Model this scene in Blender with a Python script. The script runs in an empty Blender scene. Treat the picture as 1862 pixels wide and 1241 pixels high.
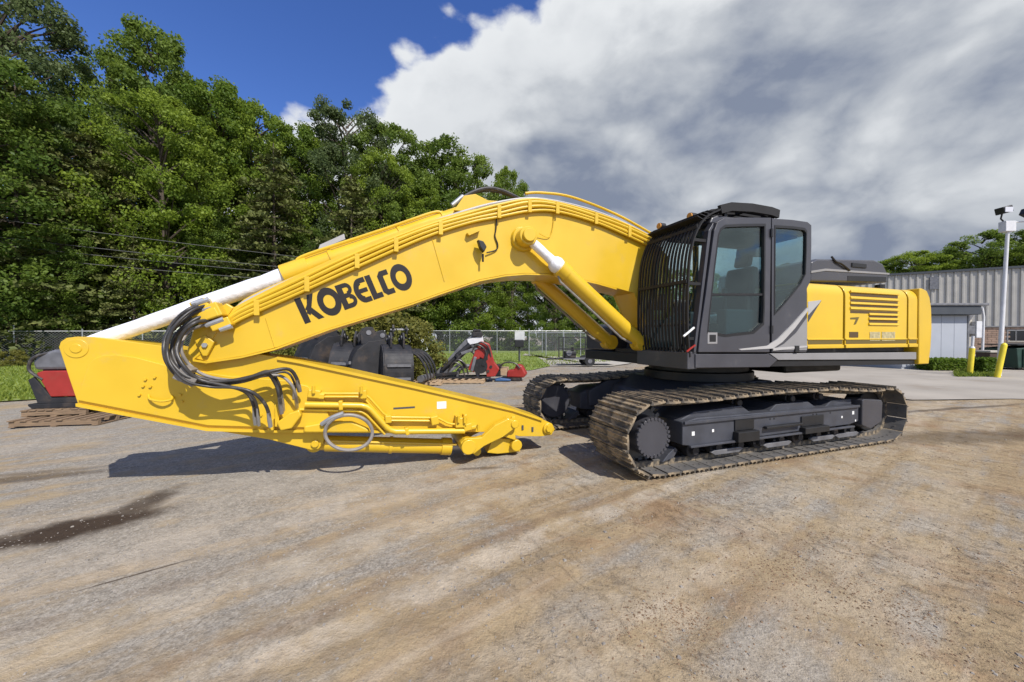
import bpy, math, random
import numpy as np
from mathutils import Vector, Matrix
R = math.radians
random.seed(7); np.random.seed(7)
S = bpy.context.scene
COL = S.collection

# ------------------------------------------------------------------ camera, sky, sun, exposure
CAM_H, FPX, CXP, CYP, YH = 1.78, 680.0, 931.0, 620.5, 612.0
PITCH = math.atan((YH - CYP) / FPX)
cam = bpy.data.cameras.new('camera'); cam.sensor_width = 36.0; cam.lens = 36.0 * FPX / 1862.0
cam.clip_start = 0.05; cam.clip_end = 3000
cam_o = bpy.data.objects.new('camera', cam); COL.objects.link(cam_o)
cam_o.location = (0, 0, CAM_H); cam_o.rotation_euler = (R(90) + PITCH, 0, 0)
S.camera = cam_o

SUN = Vector((0.55, -0.78, 1.0)).normalized()           # direction towards the sun
sun_el = math.asin(SUN.z); sun_az = math.atan2(SUN.x, SUN.y)
W = bpy.data.worlds.new('World'); S.world = W; W.use_nodes = True
def build_world():
    nt = W.node_tree; N = nt.nodes; K = nt.links; N.clear()
    def nd(t, **kw):
        n = N.new(t)
        for k, v in kw.items(): setattr(n, k, v)
        return n
    def math_(op, a, b=None, c=None, clamp=False):
        n = nd('ShaderNodeMath', operation=op, use_clamp=clamp)
        for i, v in enumerate((a, b, c)):
            if v is None: continue
            if isinstance(v, (int, float)): n.inputs[i].default_value = v
            else: K.new(v, n.inputs[i])
        return n.outputs[0]
    def smooth(v, lo, hi):
        n = nd('ShaderNodeMapRange', interpolation_type='SMOOTHSTEP')
        K.new(v, n.inputs[0]); n.inputs[1].default_value = lo; n.inputs[2].default_value = hi
        return n.outputs[0]
    sky = nd('ShaderNodeTexSky', sky_type='NISHITA', sun_disc=False, sun_elevation=sun_el, sun_rotation=sun_az)
    sky.altitude = 300; sky.air_density = 1.0; sky.dust_density = 0.3; sky.ozone_density = 4.0
    hs = nd('ShaderNodeHueSaturation'); hs.inputs['Hue'].default_value = 0.517; hs.inputs['Saturation'].default_value = 1.2; hs.inputs['Value'].default_value = 1.4
    K.new(sky.outputs[0], hs.inputs['Color'])
    bg = nd('ShaderNodeBackground'); bg.inputs[1].default_value = 0.10; K.new(hs.outputs[0], bg.inputs[0])
    tc = nd('ShaderNodeTexCoord'); sp = nd('ShaderNodeSeparateXYZ'); K.new(tc.outputs['Generated'], sp.inputs[0])
    X, Y, Z = sp.outputs
    zz = math_('ADD', math_('MULTIPLY', math_('MAXIMUM', Z, 0.0), 0.5), 0.9)
    cb = nd('ShaderNodeCombineXYZ'); K.new(math_('DIVIDE', X, zz), cb.inputs[0]); K.new(math_('DIVIDE', Y, zz), cb.inputs[1])
    K.new(math_('MULTIPLY', Z, 1.25), cb.inputs[2])
    def noise(scale, detail, rough, dist=0.0, off=(0, 0, 0)):
        m = nd('ShaderNodeVectorMath', operation='ADD'); K.new(cb.outputs[0], m.inputs[0]); m.inputs[1].default_value = off
        n = nd('ShaderNodeTexNoise'); n.inputs['Scale'].default_value = scale; n.inputs['Detail'].default_value = detail
        n.inputs['Roughness'].default_value = rough; n.inputs['Distortion'].default_value = dist
        K.new(m.outputs[0], n.inputs['Vector']); return n.outputs['Fac']
    side = math_('ADD', math_('ADD', math_('MULTIPLY', X, 0.521), math_('MULTIPLY', Y, 0.633)), math_('MULTIPLY_ADD', Z, -0.62, -0.055))
    n1 = noise(2.6, 9, 0.56, 0.0, (3.1, 1.7, 0))
    wv = nd('ShaderNodeTexNoise'); wv.inputs['Scale'].default_value = 3.0; wv.inputs['Detail'].default_value = 4; K.new(cb.outputs[0], wv.inputs['Vector'])
    wm = nd('ShaderNodeVectorMath', operation='MULTIPLY_ADD'); K.new(wv.outputs['Color'], wm.inputs[0]); wm.inputs[1].default_value = (.30, .30, .30); K.new(cb.outputs[0], wm.inputs[2])
    vo = nd('ShaderNodeTexVoronoi', feature='F1'); vo.inputs['Scale'].default_value = 5.0; vo.inputs['Detail'].default_value = 2.0; vo.inputs['Roughness'].default_value = .55; K.new(wm.outputs[0], vo.inputs['Vector'])
    bill = math_('SUBTRACT', 1.02, vo.outputs['Distance'])
    n1 = math_('ADD', n1, math_('MULTIPLY', bill, 0.30))
    dens = math_('ADD', math_('MULTIPLY', math_('SUBTRACT', n1, 0.5), 1.15), math_('MULTIPLY', math_('ADD', side, 0.015), 1.6))
    wisp = math_('MULTIPLY', smooth(noise(2.2, 8, 0.6, 0.2, (8.3, 4.4, 0)), 0.56, 0.74), 0.6)
    wisp = math_('MAXIMUM', wisp, math_('MULTIPLY', smooth(noise(1.9, 7, 0.55, 0.0, (1.3, 9.4, 2.0)), 0.47, 0.60), smooth(Y, 0.15, -0.35)))      # broken cloud added behind the camera, unseen, to turn the blue fill greyer
    alpha = math_('MAXIMUM', smooth(dens, -0.02, 0.09), wisp, clamp=True)
    n2 = noise(1.9, 5, 0.48, 0.3, (2.4, 6.2, 0)); n3 = noise(4.6, 8, 0.55, 0.3, (5.0, 2.0, 0))
    tone = math_('ADD', math_('MULTIPLY', n2, 0.52), math_('SUBTRACT', math_('MULTIPLY', n3, 0.48), math_('MULTIPLY', bill, 0.22)))
    thick = smooth(dens, 0.06, 0.50)
    dark = math_('MULTIPLY', smooth(tone, 0.34, 0.70), thick)
    low = math_('MULTIPLY', smooth(Z, 0.36, 0.05), math_('MULTIPLY', smooth(side, 0.35, 0.85), 0.42))   # the cloud base sinks to a blue-grey band over the horizon
    dark = math_('ADD', math_('MULTIPLY_ADD', thick, 0.10, math_('MULTIPLY', dark, math_('MULTIPLY_ADD', n3, 1.0, 0.40))), math_('MULTIPLY', low, math_('MULTIPLY_ADD', n2, 2.0, -0.3)), clamp=True)
    cr = nd('ShaderNodeValToRGB'); el = cr.color_ramp.elements
    el[0].position = 0.0; el[0].color = (0.66, 0.68, 0.70, 1)
    el[1].position = 1.0; el[1].color = (0.185, 0.218, 0.295, 1)
    e = el.new(0.30); e.color = (0.46, 0.485, 0.52, 1)
    e = el.new(0.65); e.color = (0.310, 0.340, 0.395, 1)
    K.new(dark, cr.inputs[0])
    bc = nd('ShaderNodeBackground'); bc.inputs[1].default_value = 1.0; K.new(cr.outputs[0], bc.inputs[0])
    mx = nd('ShaderNodeMixShader'); K.new(alpha, mx.inputs[0]); K.new(bg.outputs[0], mx.inputs[1]); K.new(bc.outputs[0], mx.inputs[2])
    out = nd('ShaderNodeOutputWorld'); K.new(mx.outputs[0], out.inputs[0])
build_world()
sl = bpy.data.lights.new('sun', 'SUN'); sl.energy = 4.3; sl.angle = R(0.5); sl.color = (1.0, 0.95, 0.87)
so = bpy.data.objects.new('sun', sl); COL.objects.link(so); so.rotation_euler = SUN.to_track_quat('Z', 'Y').to_euler(); so.location = (20, -20, 40)
vs = S.view_settings; vs.view_transform = 'Standard'; vs.look = 'None'; vs.gamma = 1; vs.exposure = 0.3; vs.use_curve_mapping = False

# ------------------------------------------------------------------ materials
def mat(name, col, rough=0.5, metal=0.0, var=0.0, vscale=4.0, bump=0.0, bscale=30.0, dirt=None, dirt_amt=0.0, coat=0.0, dscale=3.0, stretch=None):
    m = bpy.data.materials.new(name); m.use_nodes = True; nt = m.node_tree; N = nt.nodes; K = nt.links
    b = N['Principled BSDF']; b.inputs['Roughness'].default_value = rough; b.inputs['Metallic'].default_value = metal
    if coat: b.inputs['Coat Weight'].default_value = coat; b.inputs['Coat Roughness'].default_value = 0.12
    tc = N.new('ShaderNodeTexCoord'); vec = tc.outputs['Object']
    if stretch:
        mp = N.new('ShaderNodeMapping'); mp.inputs['Scale'].default_value = stretch; K.new(vec, mp.inputs[0]); vec = mp.outputs[0]
    c = None
    rgb = N.new('ShaderNodeRGB'); rgb.outputs[0].default_value = (*col, 1); c = rgb.outputs[0]
    if var:
        n = N.new('ShaderNodeTexNoise'); n.inputs['Scale'].default_value = vscale; n.inputs['Detail'].default_value = 6; K.new(vec, n.inputs['Vector'])
        mr = N.new('ShaderNodeMapRange'); K.new(n.outputs['Fac'], mr.inputs[0]); mr.inputs[1].default_value = 0.3; mr.inputs[2].default_value = 0.7
        mr.inputs[3].default_value = 1 - var; mr.inputs[4].default_value = 1 + var
        vm = N.new('ShaderNodeVectorMath'); vm.operation = 'SCALE'; K.new(c, vm.inputs[0]); K.new(mr.outputs[0], vm.inputs[3]); c = vm.outputs[0]
        rr = N.new('ShaderNodeMapRange'); K.new(n.outputs['Fac'], rr.inputs[0]); rr.inputs[1].default_value = .3; rr.inputs[2].default_value = .7
        rr.inputs[3].default_value = max(.02, rough - .08); rr.inputs[4].default_value = min(1, rough + .1); K.new(rr.outputs[0], b.inputs['Roughness'])
    if dirt:
        n = N.new('ShaderNodeTexNoise'); n.inputs['Scale'].default_value = dscale; n.inputs['Detail'].default_value = 9; n.inputs['Roughness'].default_value = .68; K.new(vec, n.inputs['Vector'])
        mr = N.new('ShaderNodeMapRange'); mr.interpolation_type = 'SMOOTHSTEP'; K.new(n.outputs['Fac'], mr.inputs[0])
        mr.inputs[1].default_value = .62 - dirt_amt * .35; mr.inputs[2].default_value = .80 - dirt_amt * .30; mr.inputs[4].default_value = min(1, .25 + dirt_amt)
        mx = N.new('ShaderNodeMix'); mx.data_type = 'RGBA'; K.new(mr.outputs[0], mx.inputs[0]); K.new(c, mx.inputs[6]); mx.inputs[7].default_value = (*dirt, 1); c = mx.outputs[2]
    K.new(c, b.inputs['Base Color'])
    if bump:
        n = N.new('ShaderNodeTexNoise'); n.inputs['Scale'].default_value = bscale; n.inputs['Detail'].default_value = 5; K.new(vec, n.inputs['Vector'])
        bp = N.new('ShaderNodeBump'); bp.inputs['Strength'].default_value = bump; bp.inputs['Distance'].default_value = .02; K.new(n.outputs['Fac'], bp.inputs['Height']); K.new(bp.outputs[0], b.inputs['Normal'])
    return m
M = {}
M['yellow'] = mat('yellow_paint', (0.65, 0.418, 0.020), .38, var=.05, vscale=2.2, dirt=(0.52, 0.36, 0.10), dirt_amt=.18, coat=.25, bump=.02, bscale=6)
M['grey'] = mat('dark_grey_paint', (0.050, 0.050, 0.059), .42, var=.10, vscale=3, dirt=(0.16, 0.15, 0.13), dirt_amt=.1, coat=.2)
M['ltgrey'] = mat('light_grey_paint', (0.24, 0.235, 0.235), .40, var=.06, vscale=3)
M['silver'] = mat('silver_paint', (0.40, 0.39, 0.38), .35, var=.05)
M['chassis'] = mat('black_chassis_paint', (0.052, 0.055, 0.067), .46, var=.15, vscale=5, dirt=(0.13, 0.115, 0.09), dirt_amt=.16)
M['black'] = mat('black_paint', (0.012, 0.012, 0.013), .5, var=.2)
M['rubber'] = mat('hose_rubber', (0.040, 0.037, 0.035), .42, var=.3, vscale=8, dirt=(0.20, 0.18, 0.16), dirt_amt=.25, dscale=9)
M['greyhose'] = mat('grey_hose', (0.22, 0.20, 0.18), .5, var=.2, vscale=12)
M['wrap'] = mat('white_wrap', (0.78, 0.78, 0.80), .5, var=.06, vscale=12, bump=.5, bscale=16)
M['shoe'] = mat('track_steel', (0.095, 0.083, 0.068), .72, metal=.1, var=.3, vscale=7, dirt=(0.385, 0.295, 0.185), dirt_amt=.60, dscale=5, bump=.2, bscale=40)
M['grouser'] = M['shoe']
M['plate_in'] = mat('inner_track_steel', (0.12, 0.115, 0.11), .65, metal=.1, var=.2, dirt=(0.24, 0.21, 0.17), dirt_amt=.35)
M['matte'] = mat('matt_black_steel', (0.007, 0.007, 0.008), .75, var=.2)
M['recess'] = mat('sill_shade_emblem_olive', (0.13, 0.095, 0.022), .5)  # yellow darkened to paint shade into the sill recess; the emblem shares it
M['gap'] = mat('slot_shade_badge_brown', (0.085, 0.050, 0.018), .7)  # brown painted as slot shade between the louvres; also the badge plate
M['cover'] = mat('plastic_seat_cover', (0.42, 0.47, 0.49), .3, var=.15, vscale=9, bump=.6, bscale=9)
M['signwhite'] = mat('weathered_sign_white', (0.50, 0.50, 0.49), .6, var=.08)
M['platepale'] = mat('pale_data_plate', (0.42, 0.36, 0.19), .5, var=.3, vscale=25)
M['letter'] = mat('black_decal', (0.016, 0.011, 0.008), .4)
M['sticker'] = mat('white_sticker', (0.75, 0.75, 0.73), .45, var=.08, vscale=30)
M['seat'] = mat('seat_fabric', (0.012, 0.012, 0.013), .9, var=.2)
M['trim'] = mat('cab_trim', (0.06, 0.06, 0.066), .7, var=.1)
M['amber'] = mat('amber_lens', (0.55, 0.26, 0.06), .25)
M['lens'] = mat('lamp_lens', (0.6, 0.6, 0.62), .15)
M['steel'] = mat('galvanised_steel', (0.42, 0.43, 0.44), .42, metal=.6, var=.1, vscale=9)
M['wire'] = mat('fence_wire', (0.20, 0.21, 0.21), .6, metal=.4)
M['whitemetal'] = mat('white_metal', (0.62, 0.62, 0.63), .45, var=.08)
M['wood'] = mat('pallet_wood', (0.22, 0.150, 0.092), .85, var=.3, vscale=6, stretch=(1, 12, 12), bump=.3, bscale=20)
M['woodlt'] = mat('pale_pallet_wood', (0.42, 0.30, 0.185), .85, var=.25, vscale=6, stretch=(1, 12, 12), bump=.3, bscale=20)
M['red'] = mat('red_paint', (0.30, 0.024, 0.018), .42, var=.12, dirt=(0.2, .08, .05), dirt_amt=.2)
M['iron'] = mat('dark_iron', (0.022, 0.022, 0.025), .6, metal=.2, var=.3, vscale=4, dirt=(0.11, 0.078, 0.055), dirt_amt=.36, dscale=2.2, bump=.15, bscale=12)
M['irongrey'] = mat('grey_iron', (0.17, 0.17, 0.18), .5, metal=.4, var=.2, vscale=6)
M['blue'] = mat('blue_plastic', (0.03, 0.09, 0.22), .5, var=.1)
M['bollard'] = mat('yellow_bollard_paint', (0.72, 0.58, 0.03), .5, var=.1, dirt=(.3, .25, .1), dirt_amt=.15)
M['sheet'] = mat('corrugated_sheet', (0.37, 0.355, 0.325), .5, var=.07, vscale=1.2, metal=.1)
M['brick'] = mat('brick_face', (0.33, 0.225, 0.165), .9, var=.25, vscale=1.5, bump=.3)
M['mortar'] = mat('mortar', (0.36, 0.32, 0.27), .95, var=.1)
M['shedwall'] = mat('shed_panel', (0.36, 0.38, 0.42), .6, var=.04, vscale=1.5)
M['roofdark'] = mat('dark_roof_trim', (0.045, 0.052, 0.062), .6, var=.1)
M['binbrown'] = mat('brown_bin_plastic', (0.055, 0.032, 0.022), .6, var=.15)
M['bingreen'] = mat('green_dumpster_paint', (0.012, 0.040, 0.028), .6, var=.2)
M['bark'] = mat('bark', (0.075, 0.058, 0.043), .95, var=.3, vscale=3, bump=.6, bscale=8, stretch=(3, 3, .6))
M['pole'] = mat('weathered_pole_wood', (0.13, 0.10, 0.075), .9, var=.2)
M['cable'] = mat('overhead_cable', (0.10, 0.10, 0.10), .5)
M['stone'] = mat('gravel_stone', (0.25, 0.225, 0.195), .9, var=.35, vscale=.9)
M['clod'] = mat('dirt_clod', (0.20, 0.132, 0.080), 1.0, var=.3, vscale=2)
M['pave'] = mat('pavement_concrete', (0.335, 0.30, 0.25), .9, var=.14, vscale=.45, dirt=(0.22, 0.17, 0.115), dirt_amt=.3, dscale=.5, bump=.2, bscale=40)
M['slab'] = mat('concrete', (0.40, 0.37, 0.32), .9, var=.1, vscale=2)

def glass_mat(name, tint, ior=.05, rough=0.02):
    m = bpy.data.materials.new(name); m.use_nodes = True; nt = m.node_tree; N = nt.nodes; K = nt.links; N.clear()
    o = N.new('ShaderNodeOutputMaterial'); t = N.new('ShaderNodeBsdfTransparent'); t.inputs[0].default_value = (*tint, 1)
    g = N.new('ShaderNodeBsdfGlossy'); g.inputs['Roughness'].default_value = rough; g.inputs[0].default_value = (.9, .95, .95, 1)
    lw = N.new('ShaderNodeLayerWeight'); lw.inputs[0].default_value = .5; pw = N.new('ShaderNodeMath'); pw.operation = 'POWER'; K.new(lw.outputs['Facing'], pw.inputs[0]); pw.inputs[1].default_value = 4.0
    f = N.new('ShaderNodeMath'); f.operation = 'MULTIPLY_ADD'; K.new(pw.outputs[0], f.inputs[0]); f.inputs[1].default_value = .9; f.inputs[2].default_value = ior
    x = N.new('ShaderNodeMixShader'); K.new(f.outputs[0], x.inputs[0]); K.new(t.outputs[0], x.inputs[1]); K.new(g.outputs[0], x.inputs[2]); K.new(x.outputs[0], o.inputs[0])
    return m
M['glass'] = glass_mat('tinted_cab_glass', (.54, .69, .71), .065)
M['clearglass'] = glass_mat('clear_cab_glass', (.93, .98, .98), .04)
M['darkglass'] = mat('dark_window_glass', (0.012, 0.014, 0.02), .08)

def leaf_mat(name, c1, c2, trans=.52):
    m = bpy.data.materials.new(name); m.use_nodes = True; nt = m.node_tree; N = nt.nodes; K = nt.links; N.clear()
    o = N.new('ShaderNodeOutputMaterial')
    at = N.new('ShaderNodeAttribute'); at.attribute_name = 'tone'
    oi = N.new('ShaderNodeObjectInfo')
    ad = N.new('ShaderNodeMath'); ad.operation = 'MULTIPLY_ADD'; K.new(oi.outputs['Random'], ad.inputs[0]); ad.inputs[1].default_value = .35; K.new(at.outputs['Fac'], ad.inputs[2])
    sb = N.new('ShaderNodeMath'); sb.operation = 'SUBTRACT'; sb.use_clamp = True; K.new(ad.outputs[0], sb.inputs[0]); sb.inputs[1].default_value = .17
    mx = N.new('ShaderNodeMix'); mx.data_type = 'RGBA'; K.new(sb.outputs[0], mx.inputs[0]); mx.inputs[6].default_value = (*c1, 1); mx.inputs[7].default_value = (*c2, 1)
    d = N.new('ShaderNodeBsdfDiffuse'); K.new(mx.outputs[2], d.inputs[0])
    t = N.new('ShaderNodeBsdfTranslucent'); K.new(mx.outputs[2], t.inputs[0])
    s = N.new('ShaderNodeMixShader'); s.inputs[0].default_value = trans; K.new(d.outputs[0], s.inputs[1]); K.new(t.outputs[0], s.inputs[2])
    g = N.new('ShaderNodeBsdfGlossy'); g.inputs['Roughness'].default_value = .55; g.inputs[0].default_value = (.8, .85, .8, 1)
    s2 = N.new('ShaderNodeMixShader'); s2.inputs[0].default_value = .015; K.new(s.outputs[0], s2.inputs[1]); K.new(g.outputs[0], s2.inputs[2])
    K.new(s2.outputs[0], o.inputs[0]); return m
M['leaf'] = leaf_mat('broad_leaf', (0.105, 0.175, 0.022), (0.285, 0.365, 0.042))
M['leafdark'] = leaf_mat('dark_leaf', (0.088, 0.148, 0.024), (0.220, 0.295, 0.046))
M['leafgrey'] = leaf_mat('grey_green_leaf', (0.090, 0.130, 0.046), (0.185, 0.230, 0.085))
M['needle'] = leaf_mat('pine_needle', (0.078, 0.098, 0.030), (0.180, 0.192, 0.060), .15)
M['leafyellow'] = leaf_mat('yellow_green_leaf', (0.13, 0.14, 0.028), (0.33, 0.30, 0.07))
M['grass'] = leaf_mat('grass_blade', (0.130, 0.190, 0.026), (0.265, 0.315, 0.052), .4)
M['lawn'] = mat('lawn_soil', (0.180, 0.240, 0.048), 1.0, var=.25, vscale=.8, dirt=(0.20, 0.19, 0.07), dirt_amt=.35, dscale=.6)

# ------------------------------------------------------------------ mesh helper
class MB:
    def __init__(s): s.v = []; s.f = []
    def add(s, vs, fs):
        o = len(s.v); s.v += [tuple(map(float, p)) for p in vs]; s.f += [tuple(i + o for i in f) for f in fs]; return s
    def box(s, c, d, rot=None):
        x, y, z = d[0] / 2, d[1] / 2, d[2] / 2
        P = [Vector((i, j, k)) for k in (-z, z) for j in (-y, y) for i in (-x, x)]
        if rot is not None: P = [rot @ p for p in P]
        c = Vector(c)
        return s.add([p + c for p in P], [(0, 2, 3, 1), (4, 5, 7, 6), (0, 1, 5, 4), (2, 6, 7, 3), (0, 4, 6, 2), (1, 3, 7, 5)])
    def b2(s, x0, x1, y0, y1, z0, z1): return s.box(((x0 + x1) / 2, (y0 + y1) / 2, (z0 + z1) / 2), (abs(x1 - x0), abs(y1 - y0), abs(z1 - z0)))
    def prism(s, o, y0, y1, axis='y'):
        if sum((o[i - 1][0] * o[i][1] - o[i][0] * o[i - 1][1]) for i in range(len(o))) < 0: o = o[::-1]
        n = len(o)
        if axis == 'y': V = [(x, y0, z) for x, z in o] + [(x, y1, z) for x, z in o]
        elif axis == 'x': V = [(y0, x, z) for x, z in o] + [(y1, x, z) for x, z in o]
        else: V = [(x, z, y0) for x, z in o] + [(x, z, y1) for x, z in o]
        F = [tuple(range(n)), tuple(range(2 * n - 1, n - 1, -1))] + [(i, i + n, (i + 1) % n + n, (i + 1) % n) for i in range(n)]
        if axis == 'x' or axis == 'z': F = [f[::-1] for f in F]
        return s.add(V, F)
    def ring(s, a, b, y0, y1):          # frame between outer loop a and inner loop b (same count), extruded along y
        n = len(a); V = [(x, y0, z) for x, z in a] + [(x, y0, z) for x, z in b] + [(x, y1, z) for x, z in a] + [(x, y1, z) for x, z in b]
        F = []
        for i in range(n):
            j = (i + 1) % n
            F += [(i, j, n + j, n + i), (2 * n + i, 3 * n + i, 3 * n + j, 2 * n + j), (i, 2 * n + i, 2 * n + j, j), (n + i, n + j, 3 * n + j, 3 * n + i)]
        return s.add(V, F)
    def tube(s, path, r, n=8, cap=True):
        P = [Vector(p) for p in path]; m = len(P); rs = r if hasattr(r, '__len__') else [r] * m
        V = []; prev = None
        for i in range(m):
            t = (P[min(i + 1, m - 1)] - P[max(i - 1, 0)]).normalized()
            if prev is None:
                a = Vector((0, 0, 1)) if abs(t.z) < .9 else Vector((1, 0, 0)); u = t.cross(a).normalized()
            else: u = (prev - t * prev.dot(t)).normalized()
            prev = u; w = t.cross(u)
            V += [P[i] + (u * math.cos(k * 2 * math.pi / n) + w * math.sin(k * 2 * math.pi / n)) * rs[i] for k in range(n)]
        F = [(i * n + k, i * n + (k + 1) % n, (i + 1) * n + (k + 1) % n, (i + 1) * n + k) for i in range(m - 1) for k in range(n)]
        if cap: F += [tuple(range(n))[::-1], tuple(range((m - 1) * n, m * n))]
        return s.add(V, F)
    def cyl(s, p0, p1, r, n=16, r1=None): return s.tube([p0, p1], [r, r if r1 is None else r1], n)
    def build(s, name, m, parent=None, smooth=False, bev=0, loc=None):
        me = bpy.data.meshes.new(name); me.from_pydata(s.v, [], s.f); me.materials.append(M[m] if isinstance(m, str) else m)
        if smooth: me.polygons.foreach_set('use_smooth', [True] * len(me.polygons))
        me.update(); o = bpy.data.objects.new(name, me); COL.objects.link(o)
        if smooth: me.set_sharp_from_angle(angle=R(38))
        if parent: o.parent = parent
        if loc: o.location = loc
        if bev:
            md = o.modifiers.new('edges', 'BEVEL'); md.width = bev; md.segments = 2; md.limit_method = 'ANGLE'; md.angle_limit = R(35); md.harden_normals = False
        return o
def spline(pts, k=6):
    P = [Vector(p) for p in pts]; out = []
    for i in range(len(P) - 1):
        a, b, c, d = P[max(i - 1, 0)], P[i], P[i + 1], P[min(i + 2, len(P) - 1)]
        for j in range(k):
            t = j / k; out.append(.5 * ((2 * b) + (c - a) * t + (2 * a - 5 * b + 4 * c - d) * t * t + (3 * b - a - 3 * c + d) * t ** 3))
    return out + [P[-1]]
def tag(o, label=None, cat=None, group=None, kind=None):
    for k, v in (('label', label), ('category', cat), ('group', group), ('kind', kind)):
        if v: o[k] = v
    return o
def thing(name, label, cat, loc=(0, 0, 0), rz=0.0, group=None):
    o = bpy.data.objects.new(name, None); COL.objects.link(o); o.location = loc; o.rotation_euler = (0, 0, rz); o.empty_display_size = .3
    return tag(o, label, cat, group)
def copy_of(o, parent=None, name=None):
    c = o.copy(); COL.objects.link(c); c.parent = parent; return c
def copy_tree(o, parent=None):
    c = copy_of(o, parent)
    for ch in list(o.children): copy_tree(ch, c)
    return c

# ------------------------------------------------------------------ survey: photo pixel -> place on a known plane
TH = R(19.5); ORG = Vector((3.466, 7.03, 0)); AX = Vector((math.cos(TH), math.sin(TH), 0)); AN = Vector((-math.sin(TH), math.cos(TH), 0))
CAMP = Vector((0, 0, CAM_H))
def ray(px, py):
    x, z = (px - CXP) / FPX, -(py - CYP) / FPX; c, s = math.cos(PITCH), math.sin(PITCH)
    return Vector((x, c - z * s, s + z * c))
def side(px, py, y):                     # (x, z) in the machine's own frame on its upright plane y
    d = ray(px, py); t = (y - (CAMP - ORG).dot(AN)) / d.dot(AN); p = CAMP + d * t - ORG
    return (p.dot(AX), p.z)
def sides(pts, y): return [side(a, b, y) for a, b in pts]
def s3(px, py, y): x, z = side(px, py, y); return (x, y, z)
def gr(px, py, z=0):
    d = ray(px, py); t = (z - CAM_H) / d.z; p = CAMP + d * t; return (p.x, p.y)
def at(px, depth): return ((px - CXP) / FPX * depth, depth)
def hz(py, depth): return CAM_H + (YH - py) / FPX * depth

# ------------------------------------------------------------------ ground
from mathutils import noise as mn
def gheight(x, y):
    h = .030 * mn.noise((x * .35, y * .35, 1.0)) + .016 * mn.noise((x * 1.3, y * 1.3, 5.0))
    c, s = math.cos(R(35.7)), math.sin(R(35.7)); u = x * c + y * s; w = -x * s + y * c + .12 * mn.noise((u * .5, 3, 0))
    near = math.exp(-((y - 2.5) / 3.2) ** 2)
    for w0, a in ((1.92, .035), (2.5, .022), (1.25, .02), (-.6, .018)):
        h -= a * near * math.exp(-((w - w0) / .13) ** 2) * (0.6 + .6 * mn.noise((u * .7, w0, 2))); h += .5 * a * near * math.exp(-((w - w0 - .26) / .12) ** 2)
    # keep it flat where the machine stands
    p = Vector((x, y, 0)) - ORG; lx, ly = p.dot(AX), p.dot(AN)
    d = max(abs(lx) - 3.1, abs(ly) - 1.9, 0); k = min(1, d / .8)
    return (h - .022) * k - .012 * (1 - k) if y < 60 else 0.0
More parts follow.
